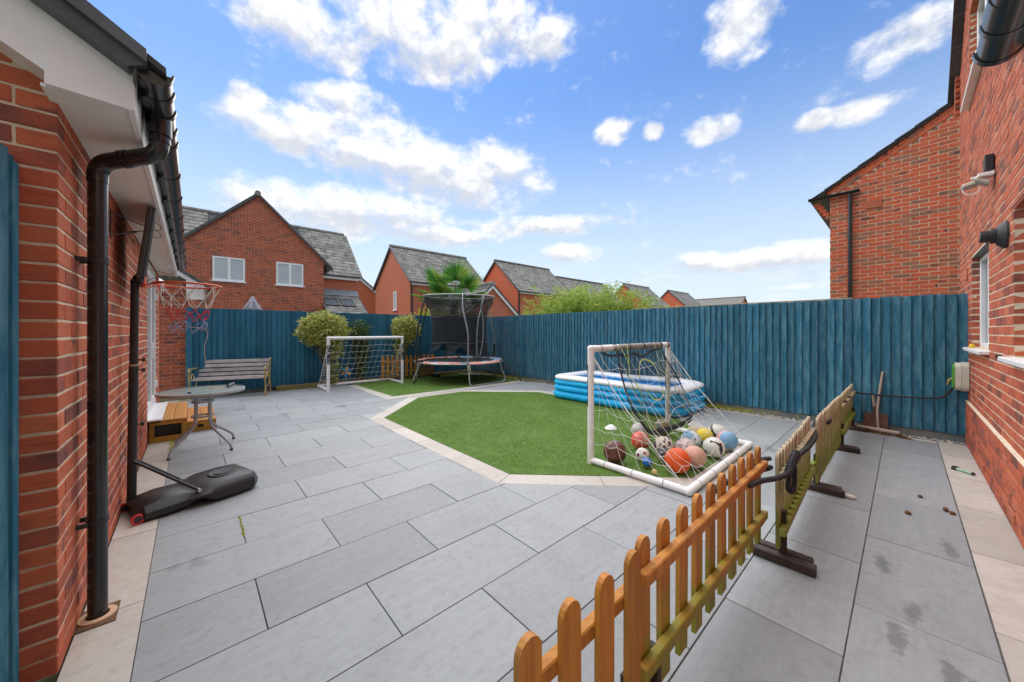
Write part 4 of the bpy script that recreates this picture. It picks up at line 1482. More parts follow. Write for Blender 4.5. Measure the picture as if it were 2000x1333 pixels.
def row_house(label, x0, x1, yn, yf, ez, rz, brick, detail, tiles, win=()):
    t = thing('house', label, 'house', ((x0 + x1) / 2, yn, 0), 'row of houses beyond the back gardens')
    ym = (yn + yf) / 2
    m = MB().prism([(yn, 0), (yf, 0), (yf, ez), (ym, rz), (yn, ez)], x0, x0 + .3, 'x')
    m.build('gable_wall', brick, t)
    MB().prism([(yn, 0), (yf, 0), (yf, ez), (ym, rz), (yn, ez)], x1 - .3, x1, 'x').build('gable_wall', brick, t)
    MB().box(x0 + .3, x1 - .3, yn + .002, yn + .3, 0, ez).build('front_wall', brick, t)
    sl = (rz - ez) / (ym - yn)
    ov = .28
    MB().prism([(yn - ov, ez - ov * sl + .10), (yn - ov, ez - ov * sl + .16), (ym, rz + .18), (yf + ov, ez - ov * sl + .16), (yf + ov, ez - ov * sl + .10), (ym, rz + .12)], x0 - .12, x1 + .12, 'x').build('roof', TILE_D, t)
    if tiles:
        gz = .34
        nv = int(math.hypot(ym - yn + ov, (ym - yn + ov) * sl) / gz)
        nu = int((x1 - x0 + .24) / .33)
        tile_roof(t, (x0 - .12, yn - ov, ez - ov * sl + .13), (1, 0, 0), (0, 1, sl), nu, nv, nu * nv <= 300 and tiles == 2, tw=(x1 - x0 + .2) / nu, gauge=gz)
    MB().tube([(x0 - .14, ym, rz + .17), (x1 + .14, ym, rz + .17)], .13, 8).build('ridge', TILE, t, smooth=True)
    for s_, ya in ((1, yn - ov), (-1, yf + ov)):
        m = MB().prism([(ya, ez - ov * sl + .02), (ya, ez - ov * sl + .17), (ym, rz + .19), (ym, rz + .02)], x0 - .16, x0 - .02, 'x')
        m.build('verge', GREYTRIM, t)
    MB().cbox(((x0 + x1) / 2, yn - ov - .03, ez - ov * sl + .07), (x1 - x0 + .2, .11, .09), .01).build('gutter', BLACKP, t)
    MB().cbox(((x0 + x1) / 2, yn - ov + .06, ez - ov * sl + .0), (x1 - x0, .04, .16), .004).build('fascia', WHITE, t)
    MB().tube([(x0 + .1, yn - .08, ez), (x0 + .1, yn - .08, 0)], .06, 8).build('downpipe', BLACKP, t, smooth=True)
    for w_ in win: far_window(t, *w_)
    return t
h2 = row_house('brick house with a narrow gable window behind the palm tree', 11.35, 18.1, 23.2, 29.5, 5.0, 7.78, FARBRICK, 1, 2,
          [('x', 11.35, 25.0 + .35, 25.95, 3.0, 4.4, 0, -1, BLIND), ('y', 23.2, 13.6, 15.1, 3.3, 4.55, 1, -1)])
row_house('orange brick house with a grey ridge between the palm and the bamboo', 20.75, 27.9, 22.2, 28.2, 5.0, 7.75, FARBRICK2, 0, 1)
row_house('grey roofed house mostly hidden behind the feathery bamboo', 32.5, 42.2, 24.8, 31.2, 5.0, 7.8, FARBRICK2, 0, 1)
row_house('orange brick house just past the bamboo, its gable half showing', 43.7, 50.6, 22.6, 28.6, 5.0, 7.75, FARBRICK2, 0, 1)
row_house('small distant brick house with a plain grey roof further along the row', 55.8, 63.6, 22.0, 28.0, 5.0, 7.75, FARBRICK2, 0, 1)
fh = thing('house', 'last distant house whose pale roof runs across the end of the row', 'house', (75, 24, 0))
MB().prism([(72, 0), (80, 0), (80, 5), (76, 7.6), (72, 5)], 19.9, 20.2, 'y').build('gable_wall', FARBRICK2, fh)
MB().prism([(71.6, 4.85), (71.6, 4.95), (76, 7.85), (80.4, 4.95), (80.4, 4.85), (76, 7.75)], 19.7, 31, 'y').build('roof', TILE, fh)
MB().tube([(76, 19.6, 7.85), (76, 31, 7.85)], .14, 8).build('ridge', TILE, fh)
# garage between, ridge running away
ga = thing('garage', 'brick garage gable with white bargeboards standing in front of the row', 'garage', (14.6, 18.2, 0))
GAX, GAY, GAT = 14.66, 18.2, 4.45
MB().prism([(GAX - 2.3, 0), (GAX + 2.3, 0), (GAX + 2.3, 2.55), (GAX, GAT - .12), (GAX - 2.3, 2.55)], GAY, GAY + .25, 'y').build('gable_wall', FARBRICK, ga)
for s_ in (-1, 1):
    MB().prism([(GAX, GAT - .22), (GAX + s_ * 2.55, 2.12), (GAX + s_ * 2.55, 2.32), (GAX, GAT - .01)], GAY - .14, GAY - .05, 'y').build('bargeboard', WHITE, ga)
    MB().prism([(GAX, GAT), (GAX + s_ * 2.62, 2.26), (GAX + s_ * 2.62, 2.36), (GAX, GAT + .12)], GAY - .18, GAY + 5.5, 'y').build('roof', TILE_D, ga)
tile_roof(ga, (GAX - 2.62, GAY + 5.4, 2.34), (0, -1, 0), (2.62, 0, GAT - 2.26), 17, 9, True)
MB().tube([(GAX, GAY - .22, GAT + .10), (GAX, GAY + 5.5, GAT + .10)], .13, 12).build('ridge', TILE, ga, smooth=True)
MB().box(GAX - 2.3, GAX - 2.1, GAY + .25, GAY + 5.3, 0, 2.4).build('side_wall', FARBRICK, ga)
# small white flue cap on far roof line, beside the garage bargeboard
tag(MB().lathe([(.10, 0), (.10, .25), (.16, .27), (.14, .36), (.05, .40)], 14, (15.95, 17.6, 2.05)).build('vent_cowl', WHITE, smooth=True), 'small white vent cowl in front of the far garage gable', 'vent')

# ================================================================== VEGETATION
def blob_points(n, c, r, shell=.55, seed=0):
    g_ = np.random.default_rng(seed)
    d = g_.normal(size=(n, 3)); d /= np.linalg.norm(d, axis=1)[:, None]
    rad = shell + (1 - shell) * g_.uniform(0, 1, n) ** .6 + (g_.random(n) < .04) * g_.uniform(0, .22, n)
    lump = np.array([1 + .22 * mnoise.noise((p[0] * 2.6 + seed, p[1] * 2.6, p[2] * 2.6)) + .20 * mnoise.noise((p[0] * 8 + seed, p[1] * 8, p[2] * 8)) for p in d])
    return np.array(c) + d * (rad * lump)[:, None] * np.array(r)
def shrub(name, label, base, blobs, mat, size, asp=.5, stems=3, seed=0, cat='shrub', group=None):
    t = thing(name, label, cat, base, group)
    pts = np.concatenate([blob_points(n, c, r, sh, seed + i) for i, (n, c, r, sh) in enumerate(blobs)])
    pts = pts[pts[:, 1] < 10.03] if base[1] < 10 else pts
    o = tri_mesh('crown', leaf_quads(pts, size, asp), mat); setp(o, t)
    m = MB(); rr = random.Random(seed)
    c0 = Vector(blobs[0][1])
    for i in range(stems):
        a = Vector(base) + Vector((rr.uniform(-.04, .04), rr.uniform(-.03, .03), 0))
        e = c0 + Vector((rr.uniform(-.5, .5) * blobs[0][2][0], rr.uniform(-.4, .4) * blobs[0][2][1], rr.uniform(-.3, .5) * blobs[0][2][2]))
        mid = a.lerp(e, .5) + Vector((rr.uniform(-.06, .06), rr.uniform(-.03, .03), 0))
        m.tube([a, mid, e], [.022, .016, .006], 6)
        for q in range(5):
            s0 = a.lerp(e, .55 + .08 * q)
            m.tube([s0, s0 + Vector((rr.uniform(-.25, .25), rr.uniform(-.2, .2), rr.uniform(.05, .3)))], [.008, .003], 5)
    m.build('trunk', STEMW, t, smooth=True)
    return t
shrub('topiary_shrub', 'wide variegated ball-headed shrub behind the lettered goal post by the bench', (2.62, 9.72, .05),
      [(5200, (2.40, 9.58, 1.42), (.56, .40, .44), .5), (900, (2.62, 9.70, .93), (.28, .2, .30), .3), (420, (2.66, 9.72, .40), (.15, .12, .40), .3)], LEAF_V, .070, .5, 4, 20, group='clipped shrubs in the bed')
shrub('topiary_shrub', 'smaller variegated ball-headed shrub beside the trampoline', (4.45, 9.78, .05),
      [(3600, (4.58, 9.64, 1.43), (.40, .36, .43), .5), (500, (4.48, 9.75, .9), (.2, .16, .26), .3), (120, (4.45, 9.78, .45), (.1, .1, .35), .3)], LEAF_V, .066, .5, 3, 31, group='clipped shrubs in the bed')
shrub('climbing_shrub', 'narrow dark green climber against the fence between the two clipped shrubs', (3.42, 9.9, .05),
      [(700, (3.36, 9.88, 1.40), (.34, .13, .30), .2), (900, (3.42, 9.9, .95), (.24, .13, .40), .2), (500, (3.42, 9.9, .45), (.16, .12, .40), .2)], LEAF_D, .06, .55, 3, 42)
shrub('garden_shrub', 'bright yellow-green bush peeping over the fence near the palm', (6.55, 11.3, 0),
      [(2600, (6.35, 11.2, 1.70), (.85, .5, .50), .5), (700, (7.2, 11.5, 1.72), (.6, .5, .36), .5)], LEAF_Y, .075, .5, 3, 53)
shrub('garden_shrub', 'green undergrowth beneath the palm behind the fence', (8.0, 11.2, 0),
      [(1600, (8.0, 11.2, 1.65), (.9, .6, .45), .4)], LEAF_D, .09, .5, 3, 54)

# feathery bamboo clump
bt = thing('bamboo', 'pale green feathery bamboo clump rising over the weathered blue fence', 'bamboo', (8.35, 6.2, 0))
sm_ = MB(); LP = []
g_ = np.random.default_rng(77)
for i in range(230):
    by = g_.normal(6.15, .80); bx_ = g_.uniform(7.75, 8.9)
    hh = g_.uniform(2.0, 2.78) - .13 * ((by - 6.2) / 1.0) ** 2
    if i < 8: hh += g_.uniform(.08, .22)
    if i > 185: by = g_.uniform(4.2, 8.1); hh = g_.uniform(1.9, 2.25)
    lean = g_.normal(0, .32, 2)
    pts = []
    for t in np.linspace(0, 1, 9):
        pts.append((bx_ + lean[0] * t ** 2, by + lean[1] * t ** 2 * 1.6, hh * (t - .10 * t ** 4 * abs(lean[1]) * 2)))
    sm_.tube(pts, [.008 * (1 - .8 * t) for t in np.linspace(0, 1, 9)], 5)
    for t in np.linspace(.5, 1, 34):
        j = min(int(t * 8), 7); f = t * 8 - j
        p = np.array(pts[j]) * (1 - f) + np.array(pts[j + 1]) * f
        br = g_.normal(0, 1, 3); br[2] = abs(br[2]) * .35 - .1
        br /= np.linalg.norm(br)
        L = g_.uniform(.08, .26) * (1.25 - .5 * t)
        for q in np.linspace(.15, 1, 5):
            LP.append(np.append(p + br * L * q, 0)[:3])
LP = np.array(LP)
d_ = leaf_quads(LP, .105, .20)
o = tri_mesh('crown', d_, LEAF_B); setp(o, bt)
sm_.build('trunk', M('bamboo_cane', (.35, .34, .09), (.24, .27, .06), rough=.5), bt, smooth=True)

# fan palm
pt = thing('fan_palm', 'fan palm with pleated green leaves behind the trampoline', 'palm tree', (7.25, 11.3, 0))
MB().tube([(7.25, 11.3, 0), (7.27, 11.32, 1.2), (7.25, 11.3, 2.25)], [.14, .12, .10], 10).build('trunk', STEMW, pt, smooth=True)
g_ = np.random.default_rng(5)
C0 = Vector((7.25, 11.3, 2.28))
fans = [(-.95, 1.10, .72), (-.40, .65, .9), (.15, .45, .95), (.55, .75, .85), (.9, 1.15, .75), (-1.4, 1.25, .8), (1.3, 1.4, .75), (-.15, .95, .7), (2.4, 1.1, .7), (3.3, .9, .75), (4.1, 1.2, .7), (-2.0, 1.35, .7)]
for (a, tilt, L) in fans:
    L *= 1.42
    # a: heading measured from the camera's right-left axis
    hdir = (RT * math.sin(a * 1.0) + FW * (-.35 * math.cos(a))).normalized() if abs(a) < 2.2 else (RT * math.sin(a) + FW * .8).normalized()
    d = (hdir * math.sin(tilt) + Vector((0, 0, 1)) * math.cos(tilt)).normalized()
    stem_end = C0 + d * L * .78 + Vector((0, 0, .03))
    b = MB().tube([C0, C0.lerp(stem_end, .5) + Vector((0, 0, .05)), stem_end], [.018, .012, .009], 5)
    fan = b.build('leaf_stalk', MATS['leaf_palm'], pt)
    sidev = d.cross(Vector((0, 0, 1)))
    if sidev.length < .1: sidev = RT.copy()
    sidev.normalize()
    fnorm = sidev.cross(d).normalized()
    vs, fs = [], []
    nseg = 34
    for i in range(nseg):
        th = R(-112 + 224 * i / (nseg - 1))
        dirv = (d * math.cos(th) + sidev * math.sin(th))
        Lr = L * .72 * (1 - .18 * abs(th) / 2) * g_.uniform(.92, 1.05)
        droop = Vector((0, 0, -1)) * (.10 * Lr)
        perp = (sidev * math.cos(th) - d * math.sin(th))
        w0, w1 = .006, .033
        k0 = len(vs)
        p1 = stem_end + dirv * Lr * .5
        tip = stem_end + dirv * Lr + droop * g_.uniform(.4, 1.3)
        vs += [tuple(stem_end - perp * w0), tuple(p1 - perp * w1 + fnorm * .008), tuple(tip), tuple(p1 + perp * w1 - fnorm * .008), tuple(stem_end + perp * w0)]
        fs += [(k0, k0 + 1, k0 + 2, k0 + 3, k0 + 4)]
    MB().add(vs, fs).build('leaf_fan', LEAF_P, fan)

# closed parasol beyond the fence
pa = thing('parasol', 'folded grey parasol standing behind the dark blue fence', 'parasol', (1.30, 12.6, 0))
MB().tube([(1.30, 12.6, 0), (1.30, 12.6, 2.32)], .02, 10).build('pole', GREYMETAL, pa, smooth=True)
m = MB()
vs, fs = [], []
prof = [(.05, 2.34), (.085, 2.26), (.16, 2.08), (.19, 1.98), (.14, 1.90), (.17, 1.75), (.12, 1.2)]
nn_ = 32
for i, (r_, z) in enumerate(prof):
    for k in range(nn_):
        a = 2 * math.pi * k / nn_
        rr_ = r_ * (1 + (.34 if i > 1 else .10) * math.sin(a * 6 + i * .3)); zz = z + (.05 * math.sin(a * 6 + 1) if i in (3, 4) else 0)
        vs.append((1.30 + rr_ * math.cos(a), 12.6 + rr_ * math.sin(a), zz))
for i in range(len(prof) - 1):
    for k in range(nn_):
        k2 = (k + 1) % nn_
        fs.append((i * nn_ + k, i * nn_ + k2, (i + 1) * nn_ + k2, (i + 1) * nn_ + k))
fs.append(tuple(range(nn_)))
m.add(vs, fs).build('canopy', CANVAS, pa, smooth='all')
MB().lathe([(.05, 2.33), (.055, 2.36), (.03, 2.385)], 12, (1.30, 12.6, 0)).build('finial', GREYMETAL, pa, smooth=True)

# ================================================================== GARDEN OBJECTS
# ---- picket panels
def picket_mesh(h, w, th, mat):
    """upright with a rounded head"""
    n = 8
    poly = [(-w / 2, 0), (w / 2, 0), (w / 2, h - w * .55)]
    for i in range(1, n):
        a = math.pi * i / n
        poly.append((w / 2 * math.cos(a), h - w * .55 + w * .55 * math.sin(a)))
    poly.append((-w / 2, h - w * .55))
    b = MB().prism(poly, -th / 2, th / 2, 'y')
    me = b.mesh('picket'); me.materials.append(mat)
    return me
def picket_panel(label, p0, p1, n, zb, zt, w, mat, rails, rail_side, feet=(), railz=(.2, .5), rail_h=.045, group='picket panels dividing the yard from the side path', over=.05, footmat=None):
    """pickets from p0 to p1; rail_side +1 puts the rails on the +y side"""
    p0, p1 = Vector((*p0, 0)), Vector((*p1, 0))
    d = (p1 - p0).normalized(); ang = math.atan2(d.y, d.x)
    t = thing('picket_fence', label, 'picket fence', ((p0.x + p1.x) / 2, (p0.y + p1.y) / 2, 0), group)
    me = picket_mesh(zt - zb, w, .018, mat)
    for i in range(n):
        p = p0.lerp(p1, i / (n - 1) if n > 1 else 0)
        place('picket', me, (p.x, p.y, zb + rng.uniform(-.004, .004)), t, (rng.uniform(-.006, .006), rng.uniform(-.006, .006), ang))
    nv = Vector((-d.y, d.x, 0))
    rot = Matrix.Rotation(ang, 3, 'Z')
    for z in railz:
        c = p0.lerp(p1, .5) + nv * rail_side * (.009 + .017)
        MB().cbox((c.x, c.y, zb + (zt - zb) * z), ((p1 - p0).length + 2 * over, .032, rail_h), .004, rot).build('rail', rails, t)
    for f in feet:
        c = p0 + d * f
        a = MB().cbox((c.x, c.y - .02, .029), (.060, .30, .052), .006, Matrix.Rotation(rng.uniform(-.06, .06), 3, 'Z'))
        a.cbox((c.x + .085, c.y - .01, .027), (.055, .27, .048), .006, Matrix.Rotation(rng.uniform(-.06, .06), 3, 'Z'))
        a.build('foot', footmat or DARKWOOD, t)
        MB().cbox((c.x + .028, c.y + .012 * rail_side, .17), (.03, .04, .28), .004).build('foot_post', DARKWOOD, t)
    return t
picket_panel('fresh orange picket panel with its rails behind the pickets', (.56, .565), (1.012, .565), 4, .13, .70, .072, PICK_B, PICK_B, 1, (.42,), railz=(.2, .735), over=.08)
picket_panel('orange picket panel with algae-green lower rail facing the side path', (1.115, .585), (2.50, .585), 10, .135, .70, .072, PICK_O, PICK_O, -1, (.03,), railz=(.27, .80), over=.05)
picket_panel('grey weathered picket panel looped with black rope', (2.585, .50), (3.87, .54), 14, .10, .665, .066, PICK_G, PICK_G, -1, (.02,), railz=(.20, .78), over=.05)
picket_panel('weathered picket panel turned so its plain side faces the path', (3.99, .50), (5.46, .50), 16, .09, .648, .066, PICK_G, PICK_G, 1, (.03,), railz=(.25, .78), over=.07)
picket_panel('weathered picket panel running up to the tall blue fence', (5.54, .50), (6.98, .50), 16, .09, .635, .066, PICK_G, PICK_G, -1, (.06, 1.33), railz=(.25, .78), over=.03)
picket_panel('short bright orange picket panel in the bed behind the far goal', (3.92, 9.66), (5.45, 9.66), 12, .10, .70, .075, PICK_B, PICK_B, 1, (), railz=(.25, .72), group='picket panel in the bed')
tag(MB().cbox((5.5, 9.55, .05), (.22, .16, .08), .01).build('bed_block', BLACKM), 'dark block lying at the end of the short orange pickets', 'block')

# ---- rope along the pickets and hose to the reel
def twist(pts, r, n=6, k=3.0):
    """lay of a rope: a lumpy tube"""
    P = [Vector(p) for p in pts]
    out_, rs = [], []
    for i in range(len(P) - 1):
        L = (P[i + 1] - P[i]).length
        s_ = max(2, int(L / (r * .9)))
        for j in range(s_):
            out_.append(P[i].lerp(P[i + 1], j / s_)); rs.append(r * (1 + .22 * (1 if (len(out_) % 2) else -1)))
    out_.append(P[-1]); rs.append(r)
    return out_, rs
def curve(pts, n=6):
    """smooth line through points"""
    P = [Vector(p) for p in pts]
    P = [P[0] * 2 - P[1]] + P + [P[-1] * 2 - P[-2]]
    o_ = []
    for i in range(1, len(P) - 2):
        for j in range(n):
            t = j / n
            a, b, c, d = P[i - 1], P[i], P[i + 1], P[i + 2]
            o_.append(.5 * ((2 * b) + (c - a) * t + (2 * a - 5 * b + 4 * c - d) * t * t + (3 * b - a - 3 * c + d) * t ** 3))
    o_.append(P[-2])
    return o_
m = MB()
for pts, r_ in (
    ([(1.86, .625, .60), (2.02, .622, .60), (2.10, .60, .595), (2.15, .545, .58), (2.3, .525, .565), (2.52, .46, .555), (2.70, .44, .60), (2.9, .445, .60), (3.3, .46, .55), (3.75, .48, .535), (3.9, .51, .55)], .0135),
    ([(2.60, .45, .575), (2.58, .452, .48), (2.63, .445, .435), (2.72, .447, .46), (2.74, .45, .56)], .0135),
    ([(2.78, .45, .63), (2.66, .45, .60), (2.55, .452, .545)], .019),
    ([(2.44, .56, .58), (2.50, .60, .60), (2.62, .55, .605)], .014),
    ([(2.40, .62, .56), (2.48, .56, .57), (2.60, .54, .56)], .014),
    ([(3.9, .51, .55), (4.1, .54, .55), (4.6, .55, .54), (5.5, .545, .53), (6.2, .54, .525), (6.95, .53, .525)], .012)):
    q, rs = twist(curve(pts, 5), r_)
    m.tube(q, rs, 7)
for xx, zz in ((4.42, .525), (5.75, .53), (6.2, .53)):
    q, rs = twist([(xx, .475, zz), (xx + .1, .47, zz + .012)], .014)
    m.tube(q, rs, 7)
tag(m.build('rope', ROPE, smooth=True), 'thick black rope tied along the tops of the picket panels', 'rope')
m = MB()
q = curve([(6.98, .52, .525), (6.99, .3, .51), (7.0, .0, .515), (7.0, -.28, .54), (6.99, -.36, .60), (6.97, -.40, .68)], 8)
m.tube(q, .012, 8)
tag(m.build('hose', ROPE, smooth=True), 'black hose stretched across the fence to the wall-mounted reel', 'hose')
hr = thing('hose_reel', 'cream and green hose reel fixed in the corner by the fence', 'hose reel', (6.98, -.47, .65))
m = MB()
poly = [(-.052 + .0, .66), (.052, .66), (.052, 1.0), (-.052, 1.0)]
def rrect(x0, x1, z0, z1, r, n=5):
    o_ = []
    for cx, cz, a0 in ((x1 - r, z0 + r, -90), (x1 - r, z1 - r, 0), (x0 + r, z1 - r, 90), (x0 + r, z0 + r, 180)):
        for i in range(n + 1):
            a = R(a0 + 90 * i / n); o_.append((cx + r * math.cos(a), cz + r * math.sin(a)))
    return o_
MB().prism(rrect(6.84, 7.04, .66, 1.01, .07), -.52, -.462, 'y').build('casing', CREAMP, hr, smooth=True)
MB().prism(rrect(6.85, 7.03, .668, 1.002, .06), -.460, -.415, 'y').build('front_shell', CREAMP, hr, smooth=True)
MB().prism(rrect(6.86, 7.02, .69, .98, .05), -.413, -.398, 'y').build('green_cover', GREENP, hr, smooth=True)
m = MB().tube([(6.97, -.398, .80), (6.96, -.375, .78), (6.965, -.365, .72)], .014, 10); m.tube([(6.96, -.375, .78), (6.95, -.37, .815)], .007, 6)
m.build('tap', M('brass', (.42, .32, .14), (.3, .22, .09), rough=.4, metallic=.8), hr, smooth=True)

# ---- broom and shovel
br = thing('broom', 'broom with a bent pale handle leaning on the fence', 'broom', (6.95, .27, 0))
MB().tube(curve([(6.93, .235, .05), (6.97, .245, .3), (7.02, .225, .55), (7.05, .195, .83)], 5), .014, 10).build('handle', HANDLE, br, smooth=True)
MB().cbox((6.90, .24, .055), (.07, .42, .035), .008, Matrix.Rotation(-.22, 3, 'Z')).build('head', HANDLE, br)
m = MB(); rr = random.Random(3)
for i in range(220):
    a = rr.uniform(-.2, .2)
    p = Vector((6.90, .24, .04)) + Matrix.Rotation(-.22, 3, 'Z') @ Vector((rr.uniform(-.03, .03), a, 0))
    m.tube([p, p + Vector((rr.uniform(-.06, .0), rr.uniform(-.03, .01) - .10 * (a < -.12), -.037))], .0028, 3)
m.build('bristles', BRISTLE, br)['kind'] = 'stuff'
sh = thing('shovel', 'rusty square-bladed shovel propped behind the broom', 'shovel', (7.03, .27, 0))
m = MB()
vs, fs = [], []
for i in range(9):
    for j in range(7):
        a, b = i / 8 - .5, j / 6
        vs.append((7.00 + .055 * b + .04 * (a * 2) ** 2 * -1, .265 + a * .235, .012 + .24 * b))
for i in range(8):
    for j in range(6):
        q = i * 7 + j
        fs.append((q, q + 7, q + 8, q + 1))
k0 = len(vs)
vs += [(x + .004, y, z) for x, y, z in vs]
fs += [tuple(i + k0 for i in f)[::-1] for f in fs]
m.add(vs, fs)
m.build('blade', RUST, sh, smooth='all')
MB().tube([(7.045, .265, .22), (7.055, .275, .34)], [.026, .018], 10).build('socket', RUST, sh, smooth=True)
MB().tube([(7.055, .275, .32), (7.062, .29, .50)], [.015, .017], 10).build('handle', HANDLE, sh, smooth=True)

# ---- small litter
def lump(name, label, cat, p, r, mat, seed, sc=(1, 1, .7), group=None):
    m = MB().sphere((0, 0, 0), 1, 12, 8)
    m.v = [tuple(Vector(v) * (1 + .22 * mnoise.noise((v[0] * 1.7 + seed, v[1] * 1.7, v[2] * 1.7)))) for v in m.v]
    m.v = [(p[0] + x * r * sc[0], p[1] + y * r * sc[1], p[2] + (z + .85) * r * sc[2]) for x, y, z in m.v]
    return tag(m.build(name, mat, smooth='all'), label, cat, group)
BROWN = M('brown_clod', (.16, .065, .02), (.10, .04, .012), rough=.8)
lump('pebble', 'smooth pale pebble at the end of a dark picket foot', 'pebble', (4.04, .30, .001), .026, STONE, 1, (1, 1.5, .7))
lump('brown_clod', 'single brown clod on the grey path, closest to the picket panels', 'clod', (4.02, -.02, .001), .018, BROWN, 3, group='brown clods on the path')
lump('brown_clod', 'single brown clod set a little towards the blue fence', 'clod', (4.50, -.09, .001), .016, BROWN, 5, group='brown clods on the path')
lump('brown_clod', 'long brown clod of the touching pair near the cream edging', 'clod', (4.31, -.215, .001), .017, BROWN, 6, (2.0, .9, .7), group='brown clods on the path')
lump('brown_clod', 'round brown clod of the touching pair near the cream edging', 'clod', (4.26, -.245, .001), .017, BROWN, 8, group='brown clods on the path')
ty = thing('toy_spinner', 'green and black toy lying on the cream edging beside the house', 'toy', (5.6, -.37, 0))
MB().tube([(5.66, -.33, .016), (5.56, -.44, .018)], [.015, .014], 10).build('handle', M('mint_plastic', (.24, .46, .28), (.4, .55, .42), rough=.4, scale=30), ty, smooth=True)
MB().lathe([(.028, 0), (.030, .015), (.022, .034), (.01, .038)], 14, (5.655, -.345, .001)).build('wheel', BLACKM, ty, smooth=True)
MB().tube([(5.56, -.44, .018), (5.55, -.452, .018)], [.015, .012], 10).build('cap', BLACKM, ty, smooth=True)

# ---- goals
def text_mesh(txt, size, mat):
    cu = bpy.data.curves.new('letters', 'FONT')
    cu.body = txt; cu.size = size; cu.align_x = 'CENTER'; cu.align_y = 'CENTER'; cu.extrude = .0006; cu.offset = size * .022
    ob = bpy.data.objects.new('letters', cu)
    COL.objects.link(ob)
    dg = bpy.context.evaluated_depsgraph_get()
    me = bpy.data.meshes.new_from_object(ob.evaluated_get(dg))
    bpy.data.objects.remove(ob, do_unlink=True)
    bpy.data.curves.remove(cu)
    me.materials.clear(); me.materials.append(mat)
    return me
LETW = M('letter_white', (.78, .78, .76), (.7, .7, .7), rough=.5, bump=0, rand=0)
STICK = M('sticker_black', (.014, .014, .015), (.02, .02, .02), rough=.45, bump=0, rand=0)
def post_sticker(parent, cx, cy, ztop, r, ang, height=.44):
    """black wrap with stacked white letters reading down the post, centred on direction ang"""
    m = MB(); n = 12; span = 1.15
    vs, fs = [], []
    for i in range(n + 1):
        a = ang - span + 2 * span * i / n
        for z in (ztop - height, ztop): vs.append((cx + (r + .0008) * math.cos(a), cy + (r + .0008) * math.sin(a), z))
    for i in range(n): fs.append((2 * i, 2 * i + 2, 2 * i + 3, 2 * i + 1))
    m.add(vs, fs)
    st = m.build('sticker', STICK, parent, smooth='all')
    for k, ch in enumerate('FORZA'):
        me = text_mesh(ch, .078, LETW)
        zc = ztop - .045 - k * .070
        for v in me.vertices:
            a = ang + v.co.x * 1.1 / r
            rad = r + .0016 + v.co.z
            v.co = (cx + rad * math.cos(a), cy + rad * math.sin(a), zc + v.co.y * .92)
        o = bpy.data.objects.new('letter', me); COL.objects.link(o); setp(o, st)
    # round emblem below the letters
    vs, fs = [], []
    for i in range(20):
        t = 2 * math.pi * i / 20
        for q in (.015, .024):
            a = ang + q * math.cos(t) / r
            vs.append((cx + (r + .0020) * math.cos(a), cy + (r + .0020) * math.sin(a), ztop - .40 + q * math.sin(t)))
    for i in range(20):
        j = (i + 1) % 20
        fs.append((2 * i, 2 * j, 2 * j + 1, 2 * i + 1))
    o = MB().add(vs, fs).build('emblem', LETW, st)

def net_sheet(mb, fn, nu, nv, r=.0022, jit=.012, seed=0, skip=None):
    g_ = np.random.default_rng(seed)
    P = [[Vector(fn(i / nu, j / nv)) + Vector(g_.normal(0, jit, 3)) * (1 if 0 < i < nu and 0 < j < nv else .25) for j in range(nv + 1)] for i in range(nu + 1)]
    def seg(a, b):
        mid = (a + b) / 2 + Vector((0, 0, -.10 * (a - b).length)) + Vector(g_.normal(0, jit * .35, 3))
        mb.tube([a, mid, b], r, 4, caps=False)
    for i in range(nu + 1):
        for j in range(nv + 1):
            if i < nu: seg(P[i][j], P[i + 1][j])
            if j < nv: seg(P[i][j], P[i][j + 1])
    return P

